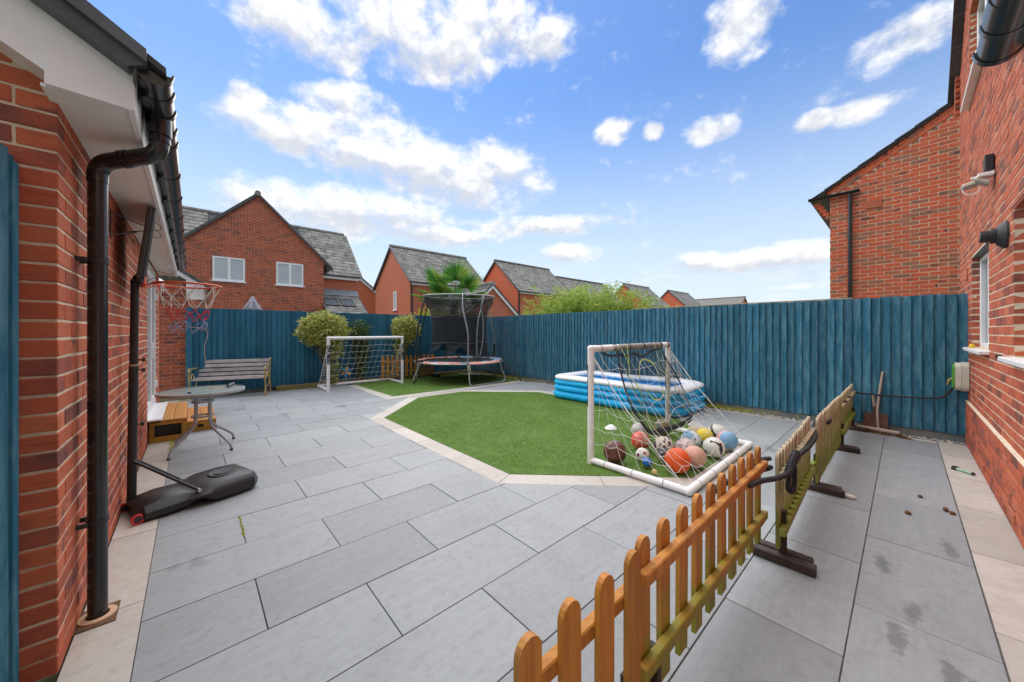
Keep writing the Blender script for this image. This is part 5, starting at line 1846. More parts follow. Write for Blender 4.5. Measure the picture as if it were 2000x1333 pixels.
def goal(label, A, B, depth_dir, depth, H, r, text_ang, seed, droop, crossmat, jit=.012):
    A, B, dd = Vector((*A, 0)), Vector((*B, 0)), Vector((*depth_dir, 0))
    t = thing('football_goal', label, 'goal', ((A + B) / 2), 'white mini football goals')
    up = Vector((0, 0, 1))
    for p, nm in ((A, 'post'), (B, 'post')):
        MB().tube([p + up * .0, p + up * (H - .02)], r, 16).build('post', GOALW, t, smooth=True)
    MB().tube([A + up * (H - r), B + up * (H - r)], r, 16).build('crossbar', crossmat, t, smooth=True)
    a2, b2 = A + dd * depth, B + dd * depth
    z = up * (r + .002)
    for p, q in ((A + z, a2 + z), (B + z, b2 + z), (a2 + z, b2 + z)):
        MB().tube([p, q], r, 16).build('base_bar', GOALW, t, smooth=True)
    for p in (A + up * (H - r), B + up * (H - r), a2 + z, b2 + z):
        MB().sphere(p, r * 1.10, 14, 10).build('corner_joint', GOALW, t, smooth='all')
    for p, q, k in ((a2, b2, 5), (A, a2, 3), (B, b2, 3)):
        for i in range(k):
            c = p.lerp(q, (i + .6) / (k + .3)) + z
            dv = (q - p).normalized() * .004
            MB().tube([c - dv, c + dv], r + .003, 12).build('net_tie', GREYMETAL, t, smooth=True)
    for p in (A, B): post_sticker(t, p.x, p.y, H - .20, r, text_ang)
    n = MB()
    bk0, bk1 = a2 + z, b2 + z
    tp0, tp1 = A + up * (H - 2 * r), B + up * (H - 2 * r)
    def back(u, v):
        a = tp0.lerp(tp1, u); b = bk0.lerp(bk1, u)
        p = a.lerp(b, v)
        s_ = math.sin(math.pi * v)
        sag = droop * s_ * (.75 + .35 * math.sin(u * 9 + seed))
        return p + Vector((0, 0, -sag * (1 if v < .9 else .3))) - dd * (sag * .25)
    net_sheet(n, back, 13, 8, r=.0020, jit=jit, seed=seed)
    for (tp, bs, bk) in ((tp0, A + z, bk0), (tp1, B + z, bk1)):
        def side(u, v):
            top_ = bs.lerp(tp, v)
            bb_ = bs.lerp(bk, 1)
            q = bs.lerp(bk, u) if v == 0 else None
            p = bs + (bk - bs) * (u * (1 - v)) + (tp - bs) * v
            return p + Vector((0, 0, -droop * .3 * math.sin(math.pi * v) * u))
        net_sheet(n, side, 5, 6, r=.0020, jit=jit, seed=seed + 3)
    n.tube([back(u, 1) for u in np.linspace(0, 1, 20)], .004, 5)
    n.tube(curve([tp1, tp1.lerp(bk1, .35) + Vector((0, 0, -.06)), tp1.lerp(bk1, .7) + Vector((0, 0, -.05)), bk1], 5), .0045, 5)
    n.tube(curve([tp0, tp0.lerp(bk0, .35) + Vector((0, 0, -.06)), tp0.lerp(bk0, .7) + Vector((0, 0, -.05)), bk0], 5), .0045, 5)
    n.build('net', NETW, t)
    return t
GB = goal('white goal full of balls beside the picket panels', (3.10, 2.20), (4.95, 2.22), (0, -1), .985, 1.235, .034, R(98), 11, .17, GOALW, .022)
goal('white goal with a taut net standing in front of the planting bed', (2.33, 8.88), (4.14, 8.92), (0, 1), .85, 1.265, .034, R(-90), 23, .03, GOALW, .007)
# grey taped length and black ties on the near crossbar
MB().tube([(3.62, 2.204, 1.201), (4.72, 2.217, 1.201)], .0352, 16).build('tape_wrap', GOALDIRT, GB, smooth=True)
for xx in (3.27, 3.52, 3.56, 3.86, 4.2, 4.68, 4.90):
    MB().tube([(xx - .005, 2.206, 1.201), (xx + .005, 2.206, 1.201)], .039, 14).build('cable_tie', BLACKM, GB, smooth=True)
for xx in (3.24, 4.90): MB().lathe([(.010, 0), (.010, .018), (.004, .024)], 10, (xx, 2.207, 1.234)).build('bolt', BLACKM, GB)

# target sheet of fine black mesh with webbing edge and neon loops, slung from the crossbar
ts = thing('target_sheet', 'black mesh target sheet with neon loops slung from the near crossbar', 'target sheet', (4.1, 2.1, .2))
edge = [(3.56, 2.17, 1.17), (3.523, 2.14, 1.10), (3.47, 2.03, .80), (3.53, 1.95, .52), (3.66, 1.92, .37), (3.82, 1.90, .25), (4.10, 1.885, .225), (4.55, 1.885, .21), (4.93, 1.90, .23), (4.95, 1.92, .36), (4.90, 1.95, .52), (4.77, 2.0, .76), (4.69, 2.06, .92), (4.65, 2.15, 1.10), (4.62, 2.18, 1.18)]
ce = curve(edge, 4)
MB().ribbon(ce, .056, (0.45, -1, .25), .012).build('webbing_edge', BLACKM, ts)
m = MB()
cen = Vector((4.2, 2.06, .70))
vs = [tuple(p) for p in ce] + [tuple(cen)]
fs = [(i, i + 1, len(ce)) for i in range(len(ce) - 1)] + [(len(ce) - 1, 0, len(ce))]
m.add(vs, fs); m.build('mesh_panel', SHEETNET, ts)
q = curve([(3.25, 2.16, 1.15), (3.4, 2.15, 1.115), (3.56, 2.15, 1.12), (3.72, 2.15, 1.10), (3.9, 2.15, 1.12), (4.08, 2.15, 1.075), (4.3, 2.15, 1.13), (4.62, 2.16, 1.16)], 6)
MB().ribbon(q, .022, (0, -1, .3), .015).build('rolled_hem', BLACKM, ts)
for pts in ([(3.60, 2.175, 1.235), (3.65, 2.12, 1.10), (3.705, 2.10, .972), (3.69, 2.09, .90), (3.72, 2.12, 1.05), (3.768, 2.165, 1.235)],
            [(3.61, 2.09, .911), (3.72, 2.04, .80), (3.82, 2.02, .664), (3.87, 1.95, .40), (3.87, 1.93, .31), (3.83, 1.93, .31), (3.76, 1.97, .50), (3.71, 2.03, .70), (3.66, 2.07, .84)],
            [(3.93, 2.09, .80), (3.93, 2.10, .93), (4.0, 2.12, 1.02), (4.11, 2.12, 1.04), (4.30, 2.10, .96), (4.39, 2.05, .72), (4.38, 2.02, .60), (4.30, 2.01, .555), (4.18, 2.0, .55), (4.05, 2.01, .60), (3.96, 2.03, .70)],
            [(4.47, 2.18, 1.24), (4.46, 2.13, 1.05), (4.47, 2.10, .92), (4.54, 2.08, .857), (4.60, 2.09, .90), (4.60, 2.14, 1.08), (4.575, 2.18, 1.24)],
            [(4.66, 2.09, .861), (4.72, 2.04, .68), (4.80, 2.01, .50), (4.93, 1.98, .335), (4.92, 1.98, .40), (4.86, 2.0, .55), (4.74, 2.07, .79)]):
    MB().ribbon(curve(pts, 5), .019, (.45, -1, .15), .005).build('neon_loop', NEON, ts)

# ---- balls
def ball_mat(name, fn, rough=.42):
    m, nt, b = base_mat(name)
    tc = nt.nodes.new('ShaderNodeTexCoord')
    sp = nt.nodes.new('ShaderNodeSeparateXYZ')
    nt.links.new(tc.outputs['Object'], sp.inputs[0])
    x, y, z = (NX(nt, sp.outputs[i]) for i in range(3))
    c = fn(nt, tc.outputs['Object'], x, y, z)
    dirt = vnoise(nt, tc.outputs['Object'], 22, 4)
    c = mixc(nt, dirt.rng(.55, .8) * .3, c, (.25, .2, .15))
    nt.links.new(c, b.inputs['Base Color'])
    b.inputs['Roughness'].default_value = rough
    add_bump(nt, b, vnoise(nt, tc.outputs['Object'], 160, 2), .12, .002)
    return m
def voro(nt, vec, scale, feat='F1', seed=0):
    n = nt.nodes.new('ShaderNodeTexVoronoi')
    n.feature = feat
    n.inputs['Scale'].default_value = scale
    nt.links.new(vec, n.inputs['Vector'])
    return n
def plain(c):
    return lambda nt, v, x, y, z: mixc(nt, vnoise(nt, v, 14, 3).rng(.3, .7), c, tuple(k * .85 for k in c))
def basket(c, line):
    def f(nt, v, x, y, z):
        r = .115
        l1 = x.ab().lt(.0035); l2 = z.ab().lt(.0035)
        l3 = ((y.ab() - .075).ab()).lt(.004)
        return mixc(nt, l1.mx(l2).mx(l3), c, line)
    return f
def patches(bg_, fg, scale, thr, lo=.0):
    def f(nt, v, x, y, z):
        d = NX(nt, voro(nt, v, scale).outputs['Distance'])
        return mixc(nt, d.lt(thr), bg_, fg)
    return f
def stars(bg_, fg, scale):
    def f(nt, v, x, y, z):
        e = NX(nt, voro(nt, v, scale, 'DISTANCE_TO_EDGE').outputs['Distance'])
        return mixc(nt, e.gt(.13), bg_, fg)
    return f
def bands(c1, c2, axis, wdt):
    def f(nt, v, x, y, z):
        q = (x, y, z)[axis]
        return mixc(nt, ((q + 1.0) / wdt).fr().gt(.5), c1, c2)
    return f
def squiggle(bg_, fg):
    def f(nt, v, x, y, z):
        n = vnoise(nt, v, 13, 1, .5)
        return mixc(nt, ((n - .5).ab()).lt(.028), bg_, fg)
    return f
def multi(c1, c2, c3, scale):
    def f(nt, v, x, y, z):
        n = vnoise(nt, v, scale, 1)
        c = mixc(nt, n.gt(.52), c1, c2)
        return mixc(nt, vnoise(nt, v, scale * 1.4, 1).gt(.6), c, c3)
    return f
W_ = (.72, .71, .66)
BALLS = [
 ('basketball', 'brown basketball against the base of the goal post', (3.27, 2.02), .116, basket((.14, .045, .028), (.03, .02, .018)), .3, 'balls'),
 ('ball', 'silver-grey scuffed football at the back of the pile', (4.23, 2.26), .105, plain((.50, .49, .47)), .3, 'balls'),
 ('ball', 'tan and teal camouflage football behind the black webbing', (4.62, 2.14), .105, multi((.42, .30, .16), (.10, .17, .20), (.45, .40, .32), 16), .5, 'balls'),
 ('ball', 'bright red football with pink panels', (3.86, 2.05), .105, multi((.70, .06, .04), (.75, .26, .20), (.75, .26, .20), 9), .35, 'balls'),
 ('ball', 'cream football with dark purple star panels', (3.87, 1.78), .105, stars((.66, .60, .48), (.06, .035, .06), 13), .5, 'balls'),
 ('ball', 'small white ball with dark red panels beside the blue mini ball', (3.52, 1.845), .072, patches(W_, (.28, .04, .05), 20, .33), .4, 'balls'),
 ('ball', 'small blue ball with a yellow and black stripe', (3.395, 1.735), .052, lambda nt, v, x, y, z: mixc(nt, (x + y * .5).ab().lt(.010), mixc(nt, (x + y * .5).ab().lt(.017), (.01, .14, .50), (.015, .015, .02)), (.75, .60, .04)), .35, 'balls'),
 ('ball', 'black ball with white print and a gold band', (3.66, 1.675), .078, lambda nt, v, x, y, z: mixc(nt, vnoise(nt, v, 30, 1).gt(.62), mixc(nt, (x * .8 - y).ab().lt(.008), (.025, .028, .03), (.5, .38, .14)), (.5, .5, .48)), .4, 'balls'),
 ('ball', 'large plain orange ball in front of the pile', (3.50, 1.475), .118, plain((.78, .095, .008)), .5, 'balls'),
 ('ball', 'plain peach-coloured rubber ball touching the orange ball', (3.755, 1.415), .108, plain((.66, .38, .28)), .55, 'balls'),
 ('ball', 'white and pink football with dark zigzag lines', (3.99, 1.60), .105, squiggle((.70, .58, .56), (.10, .06, .08)), .45, 'balls'),
 ('ball', 'white football with pale blue and dark blue patches', (4.30, 1.66), .108, multi((.64, .66, .66), (.18, .36, .50), (.05, .16, .28), 10), .45, 'balls'),
 ('ball', 'white football with black and red flashes', (4.22, 1.39), .108, lambda nt, v, x, y, z: mixc(nt, vnoise(nt, v, 12, 1).gt(.64), mixc(nt, vnoise(nt, v, 15, 1).gt(.66), W_, (.62, .03, .06)), (.03, .03, .035)), .42, 'balls'),
 ('ball', 'yellow and grey football half hidden among the others', (4.60, 1.62), .10, multi((.78, .60, .02), (.75, .55, .02), (.30, .32, .36), 8), .4, 'balls'),
 ('ball', 'blue and pink striped basketball', (4.58, 1.37), .112, bands((.20, .40, .60), (.66, .40, .40), 0, .15), .4, 'balls'),
 ('ball', 'white football with bold black curve at the far corner of the net', (4.84, 1.56), .108, lambda nt, v, x, y, z: mixc(nt, ((x * .6 + z - .02).ab()).lt(.018), W_, (.03, .03, .03)), .42, 'balls'),
 ('ball', 'small cream foam ball behind the yellow football', (4.80, 1.82), .075, plain((.66, .58, .42)), .9, 'balls'),
 ('ball', 'tiny tan foam ball beside the goal base bar', (3.285, 1.60), .026, plain((.60, .42, .18)), .9, 'balls'),
]
for i, (nm, lab, (bx_, by_), r_, fn, ro, grp) in enumerate(BALLS):
    m = MB().sphere((0, 0, 0), r_, 32, 20)
    o = m.build(nm, ball_mat('ball_%d' % i, fn, ro), smooth='all')
    o.location = (bx_, by_, r_ + .012)
    o.rotation_euler = (.4 + i * 1.1, i * .7, i * 2.3) if nm != 'basketball' else (.5, .25, .9)
    tag(o, lab, 'ball', 'balls piled in the near goal')
tag(MB().lathe([(.088, 0), (.086, .006), (.05, .036), (.026, .052), (.018, .050), (.017, .044)], 28, (4.40, 2.78, .010), cap=True).build('marker_cone', WHITE, smooth=True), 'white disc training cone on the turf', 'cone')
for i, (x_, y_) in enumerate(((4.35, 3.55), (3.1, 2.9), (5.1, 4.1), (2.75, 4.4))):
    pass

# ---- paddling pool
pl = thing('paddling_pool', 'blue and white inflatable paddling pool beside the fence', 'paddling pool', (6.3, 3.7, 0))
def rr_path(x0, x1, y0, y1, r, n=9):
    o_ = []
    for cx, cy, a0 in ((x1 - r, y0 + r, -90), (x1 - r, y1 - r, 0), (x0 + r, y1 - r, 90), (x0 + r, y0 + r, 180)):
        for i in range(n + 1):
            a = R(a0 + 90 * i / n); o_.append((cx + r * math.cos(a), cy + r * math.sin(a), math.cos(a), math.sin(a)))
    # subdivide straights
    out_ = []
    for i in range(len(o_)):
        p, q = o_[i], o_[(i + 1) % len(o_)]
        out_.append(p)
        L = math.dist(p[:2], q[:2])
        if L > .3:
            k_ = int(L / .12)
            for j in range(1, k_):
                t = j / k_
                out_.append(tuple(p[c] + (q[c] - p[c]) * t for c in range(4)))
    return out_
def ring(name, mat, zc, rx, rz, inset, parent, sag=0):
    path = rr_path(5.56 + inset, 6.98 - inset, 2.33 + inset, 5.06 - inset, .34 - inset * .5)
    n = 14
    vs, fs = [], []
    for i, (x, y, nx_, ny_) in enumerate(path):
        wob = .010 * mnoise.noise((x * 2.3, y * 2.3, zc * 9))
        for k in range(n):
            a = 2 * math.pi * k / n
            zz = zc + rz * math.sin(a) + sag * mnoise.noise((x * 1.1, y * 1.1, 5))
            vs.append((x + nx_ * (rx * math.cos(a) - rx + wob), y + ny_ * (rx * math.cos(a) - rx + wob), max(.004, zz)))
    N = len(path)
    for i in range(N):
        j = (i + 1) % N
        for k in range(n):
            k2 = (k + 1) % n
            fs.append((i * n + k, j * n + k, j * n + k2, i * n + k2))
    return MB().add(vs, fs).build(name, mat, parent, smooth='all')
ring('air_ring', POOLB, .088, .13, .092, .0, pl)
ring('air_ring', POOLB, .222, .13, .082, .010, pl)
ring('air_ring', POOLB, .338, .13, .072, .020, pl)
ring('white_rim', POOLW, .430, .15, .056, .022, pl, .02)
path = rr_path(5.70, 6.84, 2.47, 4.92, .22)
m = MB()
N = len(path)
vs = [(x, y, .45) for x, y, _, _ in path] + [(x, y, .03) for x, y, _, _ in path]
fs = [(i, (i + 1) % N, N + (i + 1) % N, N + i) for i in range(N)]
m.add(vs, fs); m.build('inner_wall', POOLIN, pl, smooth='all')
MB().prism([(x, y) for x, y, _, _ in path], .008, .028).build('floor', POOLIN, pl)

# ---- trampoline
TC = Vector((5.66, 8.50, 0)); TR, TZ = 1.24, .585
tp_ = thing('trampoline', 'round trampoline with torn black safety net and bent poles', 'trampoline', (TC.x, TC.y, 0))
def circ(r, z, n=48, a0=0): return [(TC.x + r * math.cos(a0 + 2 * math.pi * i / n), TC.y + r * math.sin(a0 + 2 * math.pi * i / n), z) for i in range(n)]
MB().tube(circ(TR, TZ - .03), .021, 10, closed=True).build('frame_ring', STEEL, tp_, smooth='all')
m = MB()
N = 64
vs, fs = [], []
for i in range(N):
    a = 2 * math.pi * i / N
    vs.append((TC.x + .98 * math.cos(a), TC.y + .98 * math.sin(a), TZ - .03)); 
vs.append((TC.x, TC.y, TZ - .06))
fs = [(i, (i + 1) % N, N) for i in range(N)]
m.add(vs, fs).build('bed', BLACKM, tp_)
def pad(name, mat, r0, r1, z0, z1, a0, a1, parent):
    n = int((a1 - a0) / .06); vs, fs = [], []
    for i in range(n + 1):
        a = a0 + (a1 - a0) * i / n
        w1 = .022 * mnoise.noise((a * 5, r0 * 9, 1)); w2 = .02 * mnoise.noise((a * 7, 3, r1))
        for r_, z in ((r0 + w2, z0 + w1 * .4), ((r0 + r1) / 2, max(z0, z1) + .012 + w1), (r1 + w2 * .5, z1 + w2)):
            vs.append((TC.x + r_ * math.cos(a), TC.y + r_ * math.sin(a), z))
    for i in range(n):
        for k in range(2):
            fs.append((3 * i + k, 3 * i + k + 1, 3 * i + k + 4, 3 * i + k + 3))
    return MB().add(vs, fs).build(name, mat, parent, smooth='all')
pad('blue_pad', PADB, .98, 1.20, TZ - .01, TZ + .005, R(-175), R(55), tp_)
pad('orange_skirt', PADO, 1.19, 1.255, TZ + .010, TZ - .022, R(-172), R(-122), tp_)
pad('orange_skirt', PADO, 1.19, 1.265, TZ + .010, TZ - .030, R(-112), R(-62), tp_)
pad('orange_skirt', PADO, 1.19, 1.250, TZ + .010, TZ - .015, R(-40), R(60), tp_)
pad('orange_pad', PADO, 1.02, 1.20, TZ, TZ + .005, R(60), R(165), tp_)
for c_ in (-86, 29, 149):
    pts = []
    a0, a1 = R(c_ - 27), R(c_ + 27)
    def at_(a, r_, z): return (TC.x + r_ * math.cos(a), TC.y + r_ * math.sin(a), z)
    pts = [at_(a0, TR, TZ - .05), at_(a0, TR + .02, TZ - .2), at_(a0, TR + .10, .2), at_(a0, TR + .12, .10), at_(a0 + .05, TR + .10, .025)]
    for i in range(1, 6): pts.append(at_(a0 + (a1 - a0) * i / 6, TR + .09 - .10 * math.sin(math.pi * i / 6), .022))
    pts += [at_(a1 - .05, TR + .10, .025), at_(a1, TR + .12, .10), at_(a1, TR + .10, .2), at_(a1, TR + .02, TZ - .2), at_(a1, TR, TZ - .05)]
    MB().tube(curve(pts, 3), .019, 10).build('leg', STEEL, tp_, smooth='all')
RZ, RR_ = 2.375, .99
ringp = [(x, y, RZ + .03 * math.sin(2 * math.pi * i / 48 + .5)) for i, (x, y, _) in enumerate(circ(RR_, 0))]
MB().tube(ringp, .020, 8, closed=True).build('top_ring', GREYMETAL, tp_, smooth='all')
def pol(a, r_, z): return (TC.x + r_ * math.cos(R(a)), TC.y + r_ * math.sin(R(a)), z)
for a_t, a_b, mat_, r_ in ((-119, -114, STEEL, .017), (173, 174, BLACKM, .024), (2, 0, STEEL, .017), (60, 58, BLACKM, .02), (118, 120, BLACKM, .02)):
    MB().tube(curve([pol(a_t, RR_, RZ), pol(a_t, 1.12, 1.95), pol(a_b, 1.25, 1.35), pol(a_b, 1.27, .95), pol(a_b, TR + .01, TZ - .04)], 5), r_, 8).build('pole', mat_, tp_, smooth='all')
MB().tube(curve([pol(0, 1.27, 1.0), pol(0, 1.275, .85), pol(-2, 1.20, .62)], 4), .032, 8).build('foam_sleeve', BLACKM, tp_, smooth='all')
for s_ in (-1, 1):
    MB().tube(curve([pol(-86, .93, 1.98), pol(-86 + s_ * 5, .92 , 1.7), pol(-86 + s_ * 7, .90, 1.25), pol(-86 + s_ * 5, .85, .85), pol(-86 + s_ * 2, .80, TZ + .01)], 5), .015, 8).build('loose_pole', STEEL, tp_, smooth='all')
MB().tube([pol(-84, RR_, RZ - .02), pol(-86, .93, 1.98)], .030, 8).build('loose_pole_sleeve', GREYMETAL, tp_, smooth='all')
# net: flares to the ring, hangs inside the poles
vs, fs = [], []
prof = [(RR_ - .01, RZ - .01), (.96, RZ - .14), (.90, RZ - .30), (.83, 2.0), (.79, 1.80), (.775, 1.55), (.77, 1.30), (.77, 1.08)]
N = 60
for i in range(N + 1):
    a = 2 * math.pi * i / N
    for (r_, z) in prof:
        rr_ = r_ + .018 * mnoise.noise((math.cos(a) * 3, math.sin(a) * 3, z * 2))
        tear = .10 * max(0, mnoise.noise((a * 2, 0, 3))) if z < 1.2 else 0
        vs.append((TC.x + rr_ * math.cos(a), TC.y + rr_ * math.sin(a), z + tear - (.07 * abs(math.sin(3 * a + .6)) if r_ > .95 and z < RZ - .05 else 0)))
K = len(prof)
for i in range(N):
    for k in range(K - 1):
        fs.append((i * K + k, i * K + k + 1, (i + 1) * K + k + 1, (i + 1) * K + k))
net = MB().add(vs, fs).build('safety_net', MESHNET, tp_, smooth='all')
# lower skirts of the net, partly torn away
for a0, a1, zl, zr in ((-150, -122, .62, 1.0), (-122, -96, 1.02, .62), (-98, 12, .62, .62), (20, 120, .62, .9), (150, 200, .62, .95)):
    n = 14; vs, fs = [], []
    for i in range(n + 1):
        t = i / n; a = R(a0 + (a1 - a0) * t)
        zb_ = zl + (zr - zl) * t
        for j, z in enumerate((1.10, 1.10 + (zb_ - 1.10) * .5, zb_)):
            r_ = .77 + .12 * (j / 2) ** 2
            vs.append((TC.x + r_ * math.cos(a), TC.y + r_ * math.sin(a), z))
    for i in range(n):
        for j in range(2): fs.append((3 * i + j, 3 * i + j + 1, 3 * i + j + 4, 3 * i + j + 3))
    MB().add(vs, fs).build('net_skirt', MESHNET, tp_, smooth='all')
for z in (1.78, 1.07):
    MB().tube([(x, y, z + .02 * math.sin(i * .7)) for i, (x, y, _) in enumerate(circ(.785, 0))], .016, 6, closed=True).build('net_band', BLACKM, tp_, smooth='all')
MB().tube([pol(-57, TR + .03, TZ - .03), (6.45, 7.12, .33), (6.66, 6.98, .03)], [.012, .013, .017], 8).build('anchor_strap', BLACKM, tp_, smooth='all')

# ---- pinwheel
pw = thing('pinwheel', 'colourful toy pinwheel stuck in the bed behind the far net', 'pinwheel', (3.0, 9.80, 0))
MB().tube([(3.0, 9.80, .05), (3.0, 9.80, .34)], .006, 6).build('stick', WHITE, pw)
for i, c_ in enumerate(((.02, .16, .62), (.75, .45, .03), (.03, .38, .50), (.70, .22, .03), (.05, .25, .7), (.78, .58, .05))):
    a = i * math.pi / 3
    q = [Vector((3.0, 9.785, .34)), Vector((3.0 + .13 * math.cos(a), 9.77, .34 + .13 * math.sin(a))), Vector((3.0 + .12 * math.cos(a + .75), 9.79, .34 + .12 * math.sin(a + .75)))]
    m = MB().add([tuple(v) for v in q] + [tuple(v + Vector((0, .004, 0))) for v in q], [(0, 1, 2), (5, 4, 3), (0, 3, 4, 1), (1, 4, 5, 2), (2, 5, 3, 0)])
    m.build('vane', M('vane_%d' % i, c_, rough=.4, bump=0, rand=0), pw)

# ---- bench
bn = thing('bench', 'slatted garden bench with gold cast ends against the dark fence', 'bench', (.68, 9.7, 0))
BA = math.atan2(-.40, 1.22)
BC = Vector((.68, 9.80, 0))
rotb = Matrix.Rotation(BA, 3, 'Z')
def bp(x, y, z): return tuple(BC + rotb @ Vector((x, y, z)))
BL = 1.26
for i, (y, z, ti) in enumerate(((.10, .735, 1.35), (.085, .645, 1.32), (.07, .555, 1.30), (.055, .465, 1.28), (.0, .40, .05), (-.11, .40, 0), (-.22, .395, -.03), (-.33, .385, -.08))):
    MB().cbox(bp(0, y, z), (BL, .072, .022), .006, rotb @ Matrix.Rotation(ti, 3, 'X')).build('slat', SLATW, bn)
for s_ in (-1, 1):
    x = s_ * (BL / 2 + .012)
    e = MB()
    e.tube(curve([bp(x, .17, 0), bp(x, .12, .2), bp(x, .07, .38), bp(x, .10, .6), bp(x, .135, .79)], 4), .017, 8)
    e.tube(curve([bp(x, -.36, 0), bp(x, -.335, .18), bp(x, -.37, .38), bp(x, -.375, .52), bp(x, -.34, .60), bp(x, -.22, .615), bp(x, .08, .60)], 4), .017, 8)
    e.tube(curve([bp(x, .07, .385), bp(x, -.15, .375), bp(x, -.37, .37)], 4), .015, 8)
    e.tube([bp(x, -.36 + .05 * math.cos(a), .575 + .05 * math.sin(a)) for a in [2 * math.pi * i / 14 for i in range(15)]], .012, 6)
    e.tube(curve([bp(x, -.30, .40), bp(x, -.2, .50), bp(x, -.1, .46), bp(x, -.15, .40)], 4), .010, 6)
    e.tube(curve([bp(x, .06, .36), bp(x, -.05, .2), bp(x, -.28, .18)], 4), .010, 6)
    e.cbox(bp(x, -.36, .01), (.05, .07, .02), .005, rotb); e.cbox(bp(x, .17, .01), (.05, .07, .02), .005, rotb)
    e.build('bench_end', GOLD, bn, smooth='all')
MB().cbox(bp(0, .085, .59), (.03, .02, .32), .003, rotb @ Matrix.Rotation(-.18, 3, 'X')).build('back_strap', GOLD, bn)

# ---- glass table
tb = thing('glass_table', 'round glass garden table with bent grey legs by the deck steps', 'table', (.10, 5.55, 0))
TBX, TBY, TBZ, TBR = .095, 5.55, .69, .40
MB().lathe([(TBR - .012, TBZ - .008), (TBR - .012, TBZ - .002), (.001, TBZ - .002)], 48, (TBX, TBY, 0), cap=False).build('glass_top', FROST, tb)
MB().lathe([(TBR - .014, TBZ - .026), (TBR, TBZ - .026), (TBR + .003, TBZ - .012), (TBR, TBZ + .004), (TBR - .014, TBZ + .004)], 48, (TBX, TBY, 0), cap=False).build('rim', GREYMETAL, tb, smooth=True)
for a in (R(-137), R(-50), R(38), R(128)):
    ca, sa = math.cos(a), math.sin(a)
    pts = [(TBX + .16 * ca, TBY + .16 * sa, TBZ - .012), (TBX + .095 * ca, TBY + .095 * sa, TBZ - .10), (TBX + .095 * ca, TBY + .095 * sa, .36), (TBX + .13 * ca, TBY + .13 * sa, .26), (TBX + .30 * ca, TBY + .30 * sa, .13), (TBX + .37 * ca, TBY + .37 * sa, .07), (TBX + .385 * ca, TBY + .385 * sa, .005)]
    l_ = MB().tube(curve(pts, 4), .0135, 10).build('leg', GREYMETAL, tb, smooth='all')
    MB().lathe([(.016, 0), (.016, .02)], 10, (pts[-1][0], pts[-1][1], 0)).build('rubber_foot', BLACKM, l_)
for z in (.55, .38):
    MB().lathe([(.075, z), (.105, z), (.105, z + .018), (.075, z + .018), (.075, z)], 24, (TBX, TBY, 0), cap=False).build('brace_ring', GREYMETAL, tb, smooth=True)
ro = MB().tube([(.33, 5.60, TBZ + .022), (.395, 5.75, TBZ + .026)], .018, 12)
tag(ro.build('rolled_cloth', M('grey_print', (.20, .20, .21), (.05, .05, .055), rough=.7, scale=40), smooth=True), 'grey rolled bundle lying on the glass table', 'roll')
lump('dark_scrap', 'dark scrap on the near edge of the glass table', 'scrap', (-.02, 5.36, TBZ - .0015), .014, BLACKM, 12, (1.3, 1, .7))
for i, (x_, y_, a_, l_) in enumerate(((.16, 5.58, .5, .16), (.20, 5.64, .3, .12), (.12, 5.66, .7, .14))):
    tag(MB().tube([(x_, y_, TBZ + .004), (x_ + l_ * math.cos(a_), y_ + l_ * math.sin(a_), TBZ + .005)], .0045, 6).build('twig', HANDLE), ('longest pale stick on the glass table', 'short pale stick on the glass table beside the rolled bundle', 'slanting pale stick on the glass table')[i], 'stick', 'sticks on the glass table')

# ---- deck steps at the garage door
st = thing('deck_steps', 'two-level orange decking steps in front of the white garage door', 'steps', (-.1, 7.0, 0))
def deck_top(parent, x0, x1, y0, y1, z, nb):
    w = (x1 - x0) / nb
    for i in range(nb):
        b = MB()
        xa = x0 + i * w
        ribs = 4
        rw = (w - .004) / ribs
        b.box(xa + .002, xa + w - .002, y0, y1, z - .022, z - .006)
        for k in range(ribs):
            b.box(xa + .002 + k * rw + .0015, xa + .002 + (k + 1) * rw - .0015, y0 + .0005, y1 - .0005, z - .0062, z)
        b.build('deck_board', DECK, parent)
deck_top(st, -.295, -.05, 6.20, 7.62, .275, 2)
deck_top(st, -.048, .255, 6.55, 7.75, .15, 2)
for (x0, x1, y, z0, z1) in ((-.392, -.045, 6.215, 0, .07), (-.392, -.045, 6.215, .215, .252), (-.392, -.345, 6.213, .07, .215), (-.10, -.045, 6.213, .07, .215)):
    MB().cbox(((x0 + x1) / 2, y, (z0 + z1) / 2), (x1 - x0, .028, z1 - z0), .003).build('front_board', PICK_B, st)
MB().box(-.39, -.05, 6.26, 7.6, .003, .25).build('shade_fill', BLACKM, st)  # black block paints the shade of the hollow upper step
MB().cbox((-.058, 6.9, .125), (.02, 1.38, .25), .003).build('riser', DECK, st)
for (x0, x1, z0, z1) in ((-.045, .245, 0, .055), (-.045, .245, .095, .126), (-.045, .06, .055, .095), (.12, .245, .055, .095)):
    MB().cbox(((x0 + x1) / 2, 6.565, (z0 + z1) / 2), (x1 - x0, .028, z1 - z0), .003).build('front_board', PICK_B, st)
MB().cbox((.248, 7.15, .062), (.02, 1.18, .125), .003).build('riser', PICK_B, st)
MB().box(-.04, .235, 6.6, 7.72, .003, .12).build('shade_fill', BLACKM, st)  # same black fill as painted shade under the lower step

# ---- basketball stand
bs = thing('basketball_stand', 'portable black basketball stand leaning beside the garage wall', 'basketball stand', (-.1, 4.0, 0))
BO = Vector((-.33, 3.83, 0)); ba = R(17)
dx_, dy_ = Vector((math.cos(ba), math.sin(ba), 0)), Vector((-math.sin(ba), math.cos(ba), 0))
def q3(a, b, z): return tuple(BO + dx_ * a + dy_ * b + Vector((0, 0, z)))
